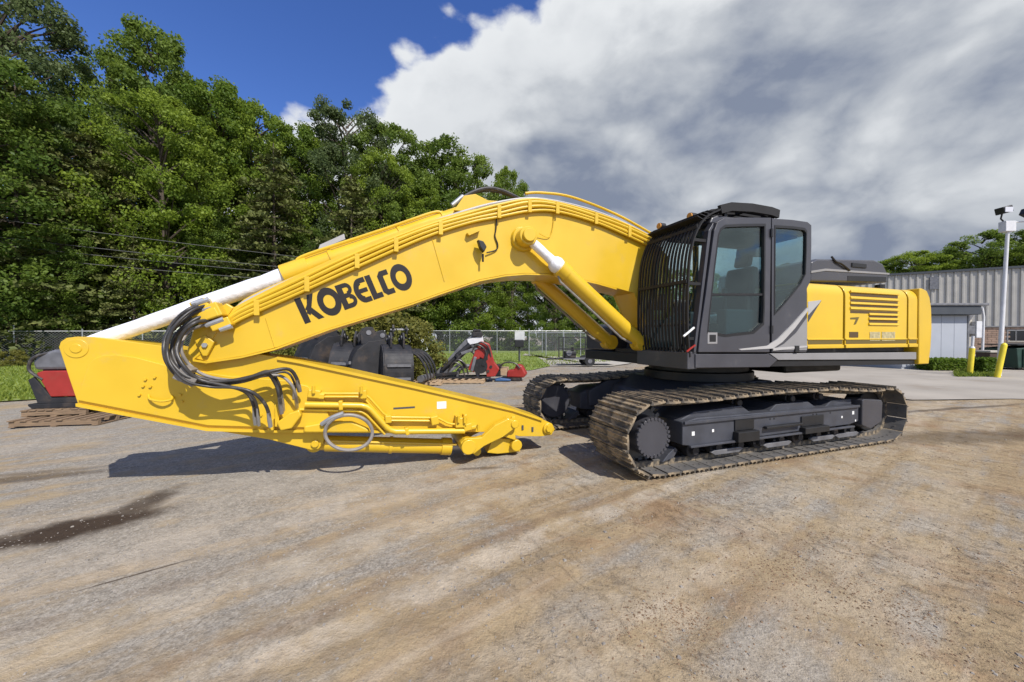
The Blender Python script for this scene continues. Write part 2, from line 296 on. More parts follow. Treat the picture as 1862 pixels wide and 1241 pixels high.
def build_ground():
    rs = [0.0] + list(np.geomspace(.5, 700, 190)); n = 420
    V = [(0, 0, gheight(0, 0))]; F = []
    for r in rs[1:]:
        fade = 1 if r < 30 else max(0, 1 - (r - 30) / 20)
        for k in range(n):
            a = 2 * math.pi * k / n; x, y = r * math.cos(a), r * math.sin(a); V.append((x, y, gheight(x, y) * fade - (.02 if r >= 30 else 0)*(1-fade)))
    F += [(0, 1 + k, 1 + (k + 1) % n) for k in range(n)]
    for i in range(len(rs) - 2):
        o = 1 + i * n
        F += [(o + k, o + n + k, o + n + (k + 1) % n, o + (k + 1) % n) for k in range(n)]
    b = MB(); b.v = V; b.f = F
    m = bpy.data.materials.new('gravel_and_dirt'); m.use_nodes = True; nt = m.node_tree; N = nt.nodes; K = nt.links
    P = N['Principled BSDF']; P.inputs['Roughness'].default_value = .95; P.inputs['Specular IOR Level'].default_value = .2
    tc = N.new('ShaderNodeTexCoord'); V0 = tc.outputs['Object']; sp = N.new('ShaderNodeSeparateXYZ'); K.new(V0, sp.inputs[0]); X, Y = sp.outputs[0], sp.outputs[1]
    def mp(scale, rot=0, loc=(0, 0, 0)):
        q0 = N.new('ShaderNodeMapping'); q0.inputs['Rotation'].default_value = (0, 0, rot); K.new(V0, q0.inputs[0]); q = N.new('ShaderNodeMapping'); q.inputs['Scale'].default_value = scale; q.inputs['Location'].default_value = loc; K.new(q0.outputs[0], q.inputs[0]); return q.outputs[0]
    def nz(v, sc, de=6, ro=.6, di=0):
        q = N.new('ShaderNodeTexNoise'); q.inputs['Scale'].default_value = sc; q.inputs['Detail'].default_value = de; q.inputs['Roughness'].default_value = ro; q.inputs['Distortion'].default_value = di; K.new(v, q.inputs['Vector']); return q.outputs['Fac']
    def mm(op, a, b2=None, c=None, cl=False):
        q = N.new('ShaderNodeMath'); q.operation = op; q.use_clamp = cl
        for i, v in enumerate((a, b2, c)):
            if v is None: continue
            if isinstance(v, (int, float)): q.inputs[i].default_value = v
            else: K.new(v, q.inputs[i])
        return q.outputs[0]
    def sm(v, lo, hi):
        q = N.new('ShaderNodeMapRange'); q.interpolation_type = 'SMOOTHSTEP'; K.new(v, q.inputs[0]); q.inputs[1].default_value = lo; q.inputs[2].default_value = hi; return q.outputs[0]
    def mix(f, a, b2):
        q = N.new('ShaderNodeMix'); q.data_type = 'RGBA'
        if isinstance(f, float): q.inputs[0].default_value = f
        else: K.new(f, q.inputs[0])
        for i, v in ((6, a), (7, b2)):
            if isinstance(v, tuple): q.inputs[i].default_value = (*v, 1)
            else: K.new(v, q.inputs[i])
        return q.outputs[2]
    big = nz(V0, .35, 5, .55, .4); med = nz(V0, 1.6, 8, .62); fine = nz(V0, 28, 6, .7); grit = nz(V0, 90, 4, .7)
    streak = nz(mp((.22, 2.4, 1), R(-35.7)), 1.6, 7, .6)
    # share of tan dirt over grey gravel: the right of the yard is dirt, the left is stone
    dirtness = mm('ADD', mm('ADD', mm('MULTIPLY', mm('SUBTRACT', big, .5), 1.6), mm('MULTIPLY', mm('SUBTRACT', med, .5), 2.0)), mm('MULTIPLY', mm('SUBTRACT', streak, .5), 2.4))
    pos = mm('ADD', mm('MULTIPLY', X, .20), mm('MULTIPLY', Y, -.10))
    dirtness = mm('ADD', dirtness, mm('MINIMUM', mm('MAXIMUM', mm('ADD', pos, .72), -.12), .34))
    df = sm(dirtness, -.25, .50)
    gravel = mix(sm(fine, .36, .66), (0.250, 0.222, 0.180), (0.385, 0.348, 0.290))
    vg = N.new('ShaderNodeTexVoronoi'); vg.inputs['Scale'].default_value = 75; K.new(V0, vg.inputs['Vector']); vgc = N.new('ShaderNodeSeparateColor'); K.new(vg.outputs['Color'], vgc.inputs[0])
    gravel = mix(.42, gravel, mix(vgc.outputs[1], (0.168, 0.150, 0.125), (0.47, 0.43, 0.37)))
    dirt = mix(sm(med, .35, .68), (0.310, 0.228, 0.132), (0.392, 0.302, 0.182))
    dirt = mix(mm('MULTIPLY', sm(fine, .42, .70), .35), dirt, (0.24, 0.165, 0.10))
    c = mix(df, gravel, dirt)
    # rusty churned patches
    rust = mm('MULTIPLY', sm(nz(V0, .85, 8, .70, .6), .50, .68), sm(X, -2.2, 1.2))
    c = mix(mm('MULTIPLY', rust, .72), c, (0.260, 0.158, 0.085))
    wood = mm('MULTIPLY', sm(nz(mp((1, 3.2, 1), R(40)), 4.2, 5, .7, .8), .60, .72), mm('MULTIPLY', sm(X, .2, 2.0), sm(Y, 8.0, 3.0)))
    c = mix(mm('MULTIPLY', wood, .6), c, (0.13, 0.082, 0.045))
    lt = mm('MULTIPLY', sm(nz(V0, .55, 6, .6, .3), .55, .68), .35); c = mix(lt, c, (0.50, 0.425, 0.32))
    tread = mm('MULTIPLY', sm(nz(mp((1.0, 2.4, 1), R(56)), 5.5, 6, .62, .7), .50, .74), mm('MULTIPLY', sm(nz(V0, .6, 3, .5), .34, .54), sm(X, -1.2, 1.0)))
    c = mix(mm('MULTIPLY', tread, .27), c, (0.20, 0.135, 0.080))
    # wheel and crawler lines crossing the yard
    lw = N.new('ShaderNodeSeparateXYZ'); K.new(mp((1, 1, 1), R(-35.7)), lw.inputs[0]); wl_ = mm('ADD', lw.outputs[1], mm('MULTIPLY', mm('SUBTRACT', nz(mp((.25, .25, 1), R(-35.7)), 2.0, 3, .5), .5), .5)); brk = sm(nz(V0, 2.2, 7, .65), .36, .58)
    def band(w0, hw, soft, k): return mm('MULTIPLY', mm('MULTIPLY', sm(mm('ABSOLUTE', mm('SUBTRACT', wl_, w0)), hw + soft, hw), brk), k)
    for w0, hw, so_, k_, col_ in ((2.50, .07, .10, .75, (0.50, 0.43, 0.335)), (2.72, .02, .07, .5, (0.205, 0.135, 0.078)), (1.55, .18, .25, .5, (0.49, 0.42, 0.32)), (3.35, .10, .2, .55, (0.48, 0.415, 0.32)), (3.62, .03, .08, .35, (0.22, 0.165, 0.115)), (4.3, .2, .3, .5, (0.47, 0.41, 0.33)), (2.05, .02, .08, .4, (0.23, 0.16, 0.10)), (.7, .2, .3, .4, (0.48, 0.41, 0.31)), (5.4, .25, .3, .4, (0.46, 0.41, 0.34))): c = mix(band(w0, hw, so_, k_), c, col_)
    # bleached wheel line
    c = mix(mm('MULTIPLY', sm(streak, .54, .68), .45), c, (0.47, 0.40, 0.31))
    # damp stains (shape of their own)
    def stain(x, y, rx, ry, rot, k):
        q = N.new('ShaderNodeMapping'); q.vector_type = 'TEXTURE'; q.inputs['Location'].default_value = (x, y, 0); q.inputs['Rotation'].default_value = (0, 0, rot); q.inputs['Scale'].default_value = (rx, ry, 1000); K.new(V0, q.inputs[0])
        l = N.new('ShaderNodeVectorMath'); l.operation = 'LENGTH'; K.new(q.outputs[0], l.inputs[0])
        d = mm('ADD', l.outputs['Value'], mm('MULTIPLY', mm('SUBTRACT', nz(V0, 3.4, 8, .68), .5), 1.5))
        return mm('MULTIPLY', sm(d, 1.45, .50), k)
    st = None
    for args in STAINS:
        v = stain(*args); st = v if st is None else mm('MAXIMUM', st, v)
    c = mix(st, c, (0.058, 0.040, 0.027))
    # single pale stones
    vo = N.new('ShaderNodeTexVoronoi'); vo.inputs['Scale'].default_value = 60; K.new(V0, vo.inputs['Vector'])
    sto = mm('MULTIPLY', sm(vo.outputs['Distance'], .24, .12), mm('MULTIPLY', sm(nz(V0, 13, 2, .5), .56, .68), mm('MULTIPLY_ADD', st, -.55, .55))); hue = N.new('ShaderNodeSeparateColor'); K.new(vo.outputs['Color'], hue.inputs[0])
    c = mix(sto, c, mix(hue.outputs[0], (0.17, 0.155, 0.14), (0.47, 0.44, 0.40)))
    gr_ = N.new('ShaderNodeVectorMath'); gr_.operation = 'SCALE'; K.new(c, gr_.inputs[0]); K.new(mm('MULTIPLY', mm('MULTIPLY_ADD', grit, .55, .62), mm('MULTIPLY', mm('MULTIPLY_ADD', sm(nz(V0, 3.1, 7, .65), .3, .7), .14, .93), mm('MULTIPLY_ADD', sm(nz(V0, 14, 5, .7), .3, .7), .18, .91))), gr_.inputs[3])
    K.new(gr_.outputs[0], P.inputs['Base Color'])
    hgt = mm('ADD', mm('ADD', mm('MULTIPLY', fine, .5), mm('MULTIPLY', grit, .25)), mm('ADD', mm('MULTIPLY', sto, .35), mm('MULTIPLY_ADD', tread, -1.3, mm('MULTIPLY', nz(V0, 7, 6, .65), .9))))
    bp = N.new('ShaderNodeBump'); bp.inputs['Strength'].default_value = .6; bp.inputs['Distance'].default_value = .04; K.new(hgt, bp.inputs['Height']); K.new(bp.outputs[0], P.inputs['Normal'])
    o = b.build('ground', m, smooth=False); o.data.polygons.foreach_set('use_smooth', [True] * len(o.data.polygons)); tag(o, kind='structure')
a0, a1 = gr(60, 972), gr(190, 948); b0, b1 = gr(215, 942), gr(290, 905)
STAINS = [((a0[0] + a1[0]) / 2, (a0[1] + a1[1]) / 2, .66, .25, math.atan2(a1[1] - a0[1], a1[0] - a0[0]), 1.0),
          ((b0[0] + b1[0]) / 2 - .05, (b0[1] + b1[1]) / 2, .50, .20, math.atan2(b1[1] - b0[1], b1[0] - b0[0]), .85),
          (*gr(20, 870), .9, .13, .35, .6), (*gr(90, 855), .7, .09, .3, .4),
          (*gr(1765, 792), 2.0, .42, .15, .55), (*gr(1740, 742), 2.6, .10, .25, .65), (*gr(870, 848), .28, .05, .1, .6),
          (*gr(690, 1085), .7, .04, R(34), .15), (*gr(250, 1040), .32, .012, R(38), .8), (*gr(960, 735), .6, .1, .3, .35)]
build_ground()
def sheet(name, pts, z, m, sub=None):
    b = MB(); b.add([(x, y, z) for x, y in pts], [tuple(range(len(pts)))]); o = b.build(name, m); return tag(o, kind='structure')
LAWN = [(-90, 5.5), (-22, 7.6), gr(0, 731), gr(62, 727), (-11.0, 13.2), (-7.5, 16.5), gr(770, 690), gr(860, 676), gr(965, 674), gr(1010, 664), gr(1160, 656), (14, 30), (26, 47), (30, 75), (-90, 75)]
sheet('lawn', LAWN, .016, 'lawn')
sheet('path', [gr(1000, 666), gr(1110, 667), gr(1150, 661), (9, 31), (3.5, 33), gr(950, 647), gr(955, 643.5), gr(975, 648)], .022, 'slab')
sheet('pavement', [gr(1330, 690), gr(1480, 709), gr(1660, 728), (14.2, 10.6), (24, 9.0), (60, 9.0), (60, 26), (34, 45), (16, 40), (12, 30), (9.0, 24)], .010, 'pave')

# gravel stones and dirt clods lying loose on the yard
def stones(name, n, m, area, r0, r1, seed):
    rng = random.Random(seed); b = MB()
    base = [(-1, -1, -.6), (1, -1, -.7), (1, 1, -.6), (-1, 1, -.7), (-.6, -.7, .7), (.7, -.5, .55), (.6, .7, .75), (-.7, .6, .5)]
    fs = [(0, 3, 2, 1), (4, 5, 6, 7), (0, 1, 5, 4), (1, 2, 6, 5), (2, 3, 7, 6), (3, 0, 4, 7)]
    for _ in range(n):
        x, y = area(rng); r = r0 * (r1 / r0) ** (rng.random() ** 2.2); a = rng.random() * 6.28; sx, sy, sz = r * rng.uniform(.6, 1.1), r * rng.uniform(.6, 1.1), r * rng.uniform(.4, .8)
        z = gheight(x, y) + sz * .25
        V = [(x + (p[0] * sx * math.cos(a) - p[1] * sy * math.sin(a)) * rng.uniform(.75, 1.15), y + (p[0] * sx * math.sin(a) + p[1] * sy * math.cos(a)) * rng.uniform(.75, 1.15), z + p[2] * sz) for p in base]
        b.add(V, fs)
    return tag(b.build(name, m), kind='stuff')
def yard(rng):
    y = 1.5 * (14 / 1.5) ** rng.random(); return rng.uniform(-1.5, 1.55) * y, y
def yard_left(rng):
    y = 2.4 * (16 / 2.4) ** rng.random(); return rng.uniform(-1.5, .0) * y, y
def patch(cs):
    def f(rng):
        c = rng.choice(cs); p = gr(c[0], c[1]); return p[0] + rng.gauss(0, c[2]), p[1] + rng.gauss(0, c[2] * .7)
    return f
stones('gravel', 3800, 'stone', yard, .003, .015, 1)
stones('gravel', 6000, 'stone', yard_left, .003, .013, 2)
stones('dirt', 6500, 'clod', patch([(1200, 1150, .22), (1230, 1110, .15), (1500, 1050, .28), (1400, 1020, .25), (1640, 1100, .2), (1180, 940, .3), (1800, 1040, .35), (1480, 980, .3), (1300, 900, .35), (1790, 1200, .3), (1700, 830, .5), (1350, 1080, .6), (1600, 950, .7)]), .0025, .009, 3)

# ------------------------------------------------------------------ excavator
EX = thing('excavator', 'big yellow and charcoal tracked excavator with folded boom parked on the dirt', 'excavator', ORG, TH)
NEAR_Y, TW, ZT = -1.72, .85, .97
# --- tracks
def track_path():
    # closed loop (x, z) of the shoe pitch line, front at -x
    F0, R0, rf, rb = (-2.36, .50), (2.44, .475), .445, .425
    pts = []
    for a in np.linspace(math.pi * .5, math.pi * 1.46, 20): pts.append((F0[0] + rf * math.cos(a), F0[1] + rf * math.sin(a)))
    for x in np.linspace(-2.05, 2.1, 14): pts.append((x, .052))
    for a in np.linspace(-math.pi * .46, math.pi * .5, 20): pts.append((R0[0] + rb * math.cos(a), R0[1] + rb * math.sin(a)))
    for x, z in ((2.0, .885), (1.5, .92), (1.0, .965), (.5, .96), (0, .975), (-.5, .965), (-.95, .955), (-1.5, .93), (-2.0, .938)): pts.append((x, z))
    return pts
def resample(pts, n):
    P = np.array(pts + [pts[0]]); d = np.r_[0, np.cumsum(np.linalg.norm(np.diff(P, axis=0), axis=1))]
    t = np.linspace(0, d[-1], n, endpoint=False); return np.c_[np.interp(t, d, P[:, 0]), np.interp(t, d, P[:, 1])], d[-1] / n
NSH = 52
shoe_pts, pitch = resample(track_path(), NSH)
def shoe_mesh():
    b = MB(); w = TW / 2; p = pitch
    prof = [(-p * .50, -.004), (-p * .50, .010), (-p * .43, .012), (-p * .40, .048), (-p * .34, .048), (-p * .31, .014), (-p * .06, .014), (-p * .035, .036), (p * .025, .036), (p * .05, .014),
            (p * .26, .014), (p * .29, .034), (p * .34, .034), (p * .37, .014), (p * .47, .012), (p * .47, -.010), (p * .0, -.014)]
    b.prism(prof, -w, w)
    for sy in (-.14, .14): b.b2(-p * .49, p * .49, sy - .025, sy + .025, -.085, -.012)      # chain link lugs
    for sy in (-.30, .30):
        for sx in (-.1, .1): b.cyl((sx * p * 2, sy, -.02), (sx * p * 2, sy, .022), .012, 6)
    me = bpy.data.meshes.new('track_shoe'); me.from_pydata(b.v, [], b.f); me.materials.append(M['shoe']); me.materials.append(M['plate_in']); me.update()
    for p_ in me.polygons:
        if p_.center.z < -.001 and p_.normal.z < .3 and abs(p_.normal.y) < .9: p_.material_index = 1
    return me
SHOE = shoe_mesh()
def make_track(cy, out, label):
    t = bpy.data.objects.new('track', None); COL.objects.link(t); t.parent = EX; t.location = (0, cy, 0); t['label'] = label
    o_ = -1 if out < 0 else 1                           # outward side
    for i in range(NSH):
        p, q0, q1 = shoe_pts[i], shoe_pts[i - 1], shoe_pts[(i + 1) % NSH]; tx, tz = q1 - q0; ang = math.atan2(tz, tx)
        s = bpy.data.objects.new('track_shoe', SHOE); COL.objects.link(s); s.parent = t
        # outward normal points away from the loop: the loop runs top -> front -> bottom -> rear
        s.rotation_euler = (0, -(ang + math.pi), 0); s.location = (p[0], 0, p[1]); s.rotation_euler.y += random.uniform(-.02, .02)
    def P(pts, y0, y1, b=None):
        b = b or MB(); b.prism(pts, y0 * o_, y1 * o_); return b
    # frame: a long box beam with sloping cover plates, seen from outside (y outwards = +)
    fr = MB(); fr.prism([(-1.90, .36), (-1.90, .66), (-1.65, .70), (1.72, .66), (1.72, .40), (1.5, .365), (-1.75, .335)], -.30 * o_, .34 * o_)
    fr.prism([(-1.88, .662), (-1.62, .76), (-.75, .79), (-.55, .67)], -.27 * o_, .25 * o_); fr.prism([(-.2, .67), (-.05, .77), (.65, .77), (.85, .66)], -.27 * o_, .25 * o_)
    fr.prism([(1.05, .66), (1.2, .755), (1.7, .745), (1.71, .66)], -.27 * o_, .25 * o_)
    fr.build('track_frame', 'chassis', t, bev=.012)
    e = MB(); e.b2(-1.89, 1.70, .342 * o_, .372 * o_, .632, .672); e.b2(-1.80, 1.55, .342 * o_, .385 * o_, .322, .350); e.build('frame_flange', 'chassis', t, bev=.006)
    for (xa, xb, za, zb) in ((-1.02, -.62, .33, .47), (.32, .86, .33, .42)):
        k = MB(); k.b2(xa, xb, .345 * o_, .43 * o_, za, zb); k.b2(xa + .02, xb - .02, .345 * o_, .36 * o_, zb + .004, zb + .16); k.build('step_bracket', 'black', t, bev=.01)
    k = MB(); k.b2(-.45, .30, .35 * o_, .41 * o_, .46, .50); k.build('step_bracket', 'black', t, bev=.01)
    # final drive (front) with a toothed rim
    d = MB(); d.cyl((-2.36, .02 * o_, .50), (-2.36, .335 * o_, .50), .25, 40); d.cyl((-2.36, -.1 * o_, .50), (-2.36, .02 * o_, .50), .33, 40); d.build('final_drive_cover', 'grey', t, smooth=True, bev=.02)
    for i in range(26):
        a = i * 2 * math.pi / 26; d = MB(); d.cyl((-2.36 + .240 * math.cos(a), .30 * o_, .50 + .240 * math.sin(a)), (-2.36 + .240 * math.cos(a), .345 * o_, .50 + .240 * math.sin(a)), .021, 8)
        if i == 0: bolt = d
        else: bolt.add(d.v, d.f)
    tag(bolt.build('bolt_ring', 'grey', t), kind='stuff')
    sp = MB()
    for i in range(21):
        a = i * 2 * math.pi / 21; sp.box((-2.36 + .36 * math.cos(a), 0, .50 + .36 * math.sin(a)), (.08, .09, .055), Matrix.Rotation(-a, 3, 'Y'))
    sp.cyl((-2.36, -.045, .5), (-2.36, .045, .5), .345, 42); sp.build('sprocket', 'plate_in', t)
    g = MB(); g.prism([(-2.12, .12), (-1.93, .16), (-1.86, .26), (-1.90, .30), (-2.02, .22)], -.2 * o_, .22 * o_); g.build('chain_guard', 'chassis', t, bev=.01)
    # idler at the rear
    i_ = MB(); i_.cyl((2.44, -.11, .475), (2.44, .11, .475), .345, 36); i_.build('idler_wheel', 'black', t, smooth=True, bev=.015)
    bx = MB(); bx.prism([(1.76, .34), (1.76, .74), (1.80, .76), (2.26, .72), (2.30, .68), (2.28, .36), (1.98, .26)], .13 * o_, .37 * o_); bx.build('idler_guard', 'grey', t, bev=.012)
    for x in (-.75, .35, 1.0):
        r = MB(); r.cyl((x, -.16, .825), (x, .17, .825), .072, 20); r.cyl((x, .17 * o_, .825), (x, .23 * o_, .825), .05, 14); r.build('carrier_roller', 'iron', t, smooth=True, bev=.01)
    for x in np.linspace(-1.60, 1.70, 9):
        r = MB()
        r.cyl((x, -.20, .235), (x, .20, .235), .085, 18); r.cyl((x, .12 * o_, .235), (x, .215 * o_, .235), .108, 18); r.cyl((x, -.12 * o_, .235), (x, -.215 * o_, .235), .108, 18)
        r.cyl((x, .215 * o_, .235), (x, .27 * o_, .235), .055, 12); r.build('track_roller', 'iron', t, smooth=True)
    for x in (-1.05, -.05, .95, 1.55):
        g = MB(); g.prism([(x - .30, .19), (x - .22, .145), (x + .22, .145), (x + .30, .19), (x + .24, .215), (x - .24, .215)], .24 * o_, .285 * o_); g.build('roller_guard', 'irongrey', t, bev=.008)
    for px, z, w in ((-1.72, .50, .035), (-1.38, .51, .025), (1.30, .50, .022), (1.58, .55, .035), (1.64, .42, .02)):
        s = MB(); w *= .8; s.b2(px - w, px + w * .7, .341 * o_, .344 * o_, z - w, z + w * .9); s.build('sticker', 'sticker', t)
    for px in (-.30, -.22, .62, .70, 1.02):
        s = MB(); s.cyl((px, .33 * o_, .585), (px, .343 * o_, .585), .014, 8); s.build('bolt', 'black', t)
    return t
make_track(NEAR_Y + TW / 2, -1, 'track under the cab with dusty tan shoes')
make_track(-NEAR_Y - TW / 2, 1, 'track beyond the arm, mostly hidden behind the other')
# --- lower frame
cb = MB(); cb.prism([(-1.35, .50), (-1.2, .82), (-.75, 1.02), (.75, 1.02), (1.2, .82), (1.35, .50)], -.90, .90); cb.build('car_body', 'chassis', EX, bev=.02)
for sy in (-1, 1):
    for sx in (-1, 1):
        l = MB(); l.prism([(sx * .45, .55), (sx * .5, .96), (sx * 1.35, .90), (sx * 1.75, .72), (sx * 1.75, .42)], sy * .9, sy * 1.02); l.build('frame_leg', 'chassis', EX, bev=.015)
sr = MB(); sr.cyl((0, 0, 1.02), (0, 0, 1.17), .92, 56); sr.cyl((0, 0, 1.17), (0, 0, 1.33), .84, 56); sr.build('slew_ring', 'black', EX, smooth=True, bev=.01)
bp = MB(); bp.b2(1.1, 2.6, -.9, .9, 1.13, 1.30); bp.build('belly_pan', 'black', EX, bev=.04)
# --- upper deck
DY = -1.50
dk = MB(); dk.b2(-1.52, 3.5, -1.40, 1.45, 1.32, 1.50); dk.build('deck_frame', 'black', EX, bev=.015)
sk = MB(); sk.prism(sides([(1265, 644), (1398, 644), (1414, 655), (1400, 668), (1265, 669.5)], DY), DY, DY + .11); sk.build('deck_skirt', 'grey', EX, bev=.008)
sk = MB(); sk.prism(sides([(1400, 643.2), (1667, 641), (1667, 654), (1416, 655)], DY), DY + .004, DY + .1); sk.build('deck_skirt', 'ltgrey', EX, bev=.006)
sk = MB(); sk.prism(sides([(1416, 656.5), (1667, 655.5), (1667, 663), (1405, 667)], DY), DY + .03, DY + .12); sk.build('deck_skirt', 'black', EX)
fd = MB(); fd.prism([(-1.67, 1.33), (-1.67, 1.56), (-1.5, 1.58), (-1.5, 1.33)], -1.48, -.42); fd.build('cab_step', 'grey', EX, bev=.01)
fp = MB(); fp.b2(-1.5, .7, -.42, .42, 1.36, 1.56); fp.build('boom_mount_floor', 'black', EX)
for sy in (-.42, .42):
    mk = MB(); mk.prism([(-1.25, 1.5), (-1.1, 2.05), (-.85, 2.2), (-.6, 2.1), (.3, 1.56)], sy - .035, sy + .035); mk.build('boom_mount_plate', 'grey', EX, bev=.01)
# right-hand side of the deck, beyond the boom: tank and tool box
tk = MB(); tk.prism([(-.5, 1.51), (-.5, 2.45), (-.42, 2.52), (.72, 2.52), (.74, 1.51)], .52, 1.46); tk.build('fuel_tank', 'grey', EX, bev=.03)
tb = MB(); tb.prism([(-1.5, 1.51), (-1.5, 1.95), (-1.42, 2.02), (-.53, 2.02), (-.53, 1.51)], .55, 1.46); tb.build('tool_box', 'grey', EX, bev=.03)
# --- engine house
hs = MB(); hs.b2(.72, 3.5, -1.38, 1.45, 1.51, 2.55); hs.build('engine_house', 'black', EX)
def house_panel(name, x0, x1, z0=1.585, z1=2.64, parent=EX, y=DY):
    # side panel whose upper edge rolls over into the roof
    prof = [(y, z0), (y, z1 - .20)] + [(y + .16 * (1 - math.cos(a)), z1 - .20 + .20 * math.sin(a)) for a in np.linspace(.25, math.pi / 2, 6)] + [(y + .75, z1 + .01), (y + .75, z1 - .03), (y + .20, z1 - .03), (y + .05, z1 - .22), (y + .05, z0)]
    b = MB(); b.prism(prof, x0, x1, 'x'); return b.build(name, 'yellow', parent, smooth=True, bev=.006)
X = [side(p, 580, DY)[0] for p in (1467.5, 1533, 1537, 1649, 1652, 1668)]
p1 = house_panel('side_door', X[0], X[1]); p2 = house_panel('louvre_door', X[2], X[3]); p3 = house_panel('side_door', X[4], X[5])
for par, (a, b) in ((p1, (X[0], X[1])), (p2, (X[2], X[3])), (p3, (X[4], X[5]))):
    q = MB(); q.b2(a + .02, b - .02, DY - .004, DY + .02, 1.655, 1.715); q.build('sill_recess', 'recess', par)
    q = MB(); q.b2(a, b, DY - .018, DY + .02, 1.587, 1.640); q.b2(a, b, DY - .016, DY + .02, 1.722, 1.742); q.build('sill_rail', 'yellow', par, bev=.006)
lx0, lx1, lxm = side(1546, 560, DY)[0], side(1632, 560, DY)[0], side(1580, 560, DY)[0]
for k, (z, xa) in enumerate(((2.475, lx0), (2.365, lx0), (2.30, lx0), (2.19, lx0), (2.125, lxm), (2.035, lxm))):
    q = MB(); q.b2(xa, lx1, DY - .003, DY + .02, z - .024, z + .020); q.build('louvre_gap_shade', 'gap', p2)  # solid strip coloured like a shaded slot, the door is closed behind it
for z, xa in ((2.525, lx0), (2.42, lx0), (2.333, lx0), (2.245, lx0), (2.158, lxm), (2.08, lxm), (1.99, lxm)):
    q = MB(); q.prism([(DY - .001, z - .026), (DY - .022, z - .014), (DY - .012, z + .018), (DY - .001, z + .022)], xa - .01, lx1 + .01, 'x'); q.build('louvre', 'yellow', p2)
for (pa, pb, ya, yb, mm_) in ((1581, 1600, 604, 620, 'platepale'), (1603, 1627, 604, 620, 'platepale'), (1544, 1560, 604, 614, 'gap')):
    q = MB(); (x0, z0), (x1, z1) = side(pa, yb, DY), side(pb, ya, DY); q.b2(x0, x1, DY - .006, DY + .01, z0, z1); q.build('plate', mm_, p2)
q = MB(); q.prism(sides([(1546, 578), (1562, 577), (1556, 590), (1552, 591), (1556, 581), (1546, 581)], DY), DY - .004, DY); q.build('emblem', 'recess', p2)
# silver swoosh running from cab trim to the first door
q = MB(); q.prism(sides([(1469, 549), (1493, 546), (1469, 585)], DY), DY - .004, DY + .005); q.build('stripe', 'silver', p1)
q = MB(); q.prism(sides([(1469, 574), (1490, 551), (1493, 547), (1469, 586)], DY), DY - .006, DY - .003); q.build('stripe', 'trim', p1)
# counterweight
cw = MB(); zc0, zc1 = 1.27, 2.655
xa = X[5] + .02
rear = [(xa, zc0), (xa + .40, zc0), (xa + .47, zc0 + .3), (xa + .50, 1.95), (xa + .47, 2.3), (xa + .40, 2.5), (xa + .28, 2.62), (xa + .1, zc1), (xa, zc1)]
def loft_y(prof, ys, inset):
    b = MB(); n = len(prof); V = []; x0 = min(p[0] for p in prof)
    for y, k in zip(ys, inset): V += [(x0 + (p[0] - x0) * k, y, p[1] if k > .5 else p[1]) for p in prof]
    F = [(i * n + j, i * n + (j + 1) % n, (i + 1) * n + (j + 1) % n, (i + 1) * n + j) for i in range(len(ys) - 1) for j in range(n)]
    F += [tuple(range(n))[::-1], tuple(range((len(ys) - 1) * n, len(ys) * n))]
    b.add(V, F); return b
cwt = loft_y(rear, [-1.52, -1.47, -1.3, -.8, 0, .8, 1.3, 1.47, 1.52], [.80, .92, 1.08, 1.3, 1.42, 1.3, 1.08, .92, .80]).build('counterweight', 'yellow', EX, smooth=True, bev=.015)
for sy in (-.6, .6):
    q = MB(); q.tube(spline([(xa + .12, sy - .12, 2.64), (xa + .12, sy - .1, 2.72), (xa + .12, sy + .1, 2.72), (xa + .12, sy + .12, 2.64)], 4), .02, 8); q.build('lifting_eye', 'black', cwt)
q = MB(); q.cyl((xa - .12, -1.0, 2.62), (xa - .12, -1.0, 2.76), .05, 12); q.cyl((xa - .12, -1.0, 2.70), (xa - .12, -1.0, 2.78), .075, 12); q.build('fuel_cap', 'black', EX)
# hood
HY = -.95
hp = sides([(1474, 500), (1476, 476), (1486, 471), (1590, 473), (1606, 480), (1616, 501), (1614, 514), (1474, 512)], HY)
hd = MB(); hd.prism(hp, HY, 1.0); hood = hd.build('engine_hood', 'grey', EX, bev=.03)
q = MB(); q.prism(sides([(1541, 502), (1611, 504), (1610, 513), (1541, 511)], HY), HY - .005, HY + .05); q.build('hood_vent', 'black', hood)
q = MB(); q.prism(sides([(1474, 493), (1500, 489), (1616, 497), (1616, 500), (1500, 493), (1474, 497)], HY), HY - .012, HY + .02); q.build('hood_lip', 'ltgrey', hood)
q = MB(); q.tube(spline([s3(1512, 467, HY), s3(1520, 476, HY - .02), s3(1530, 480, HY - .03), s3(1545, 492, HY - .02)], 5), .018, 6); q.build('hood_latch', 'black', hood)
q = MB(); q.b2(*[side(1548, 484, HY)[0], side(1574, 484, HY)[0]], HY - .02, HY + .01, side(1548, 486, HY)[1], side(1548, 478, HY)[1]); q.build('hood_handle', 'black', hood, bev=.008)
q = MB(); q.cyl((2.55, .2, 2.85), (2.55, .2, 3.22), .06, 14); q.tube([(2.55, .2, 3.2), (2.6, .2, 3.28), (2.75, .2, 3.32)], .06, 12); q.build('exhaust_pipe', 'black', hood)
hr = MB()
for xx in (1.0, 1.8): hr.tube([(xx, 1.3, 2.55), (xx, 1.3, 3.05)], .018, 6)
hr.tube([(1.0, 1.3, 3.05), (1.8, 1.3, 3.05)], .018, 6); hr.build('handrail', 'black', EX)

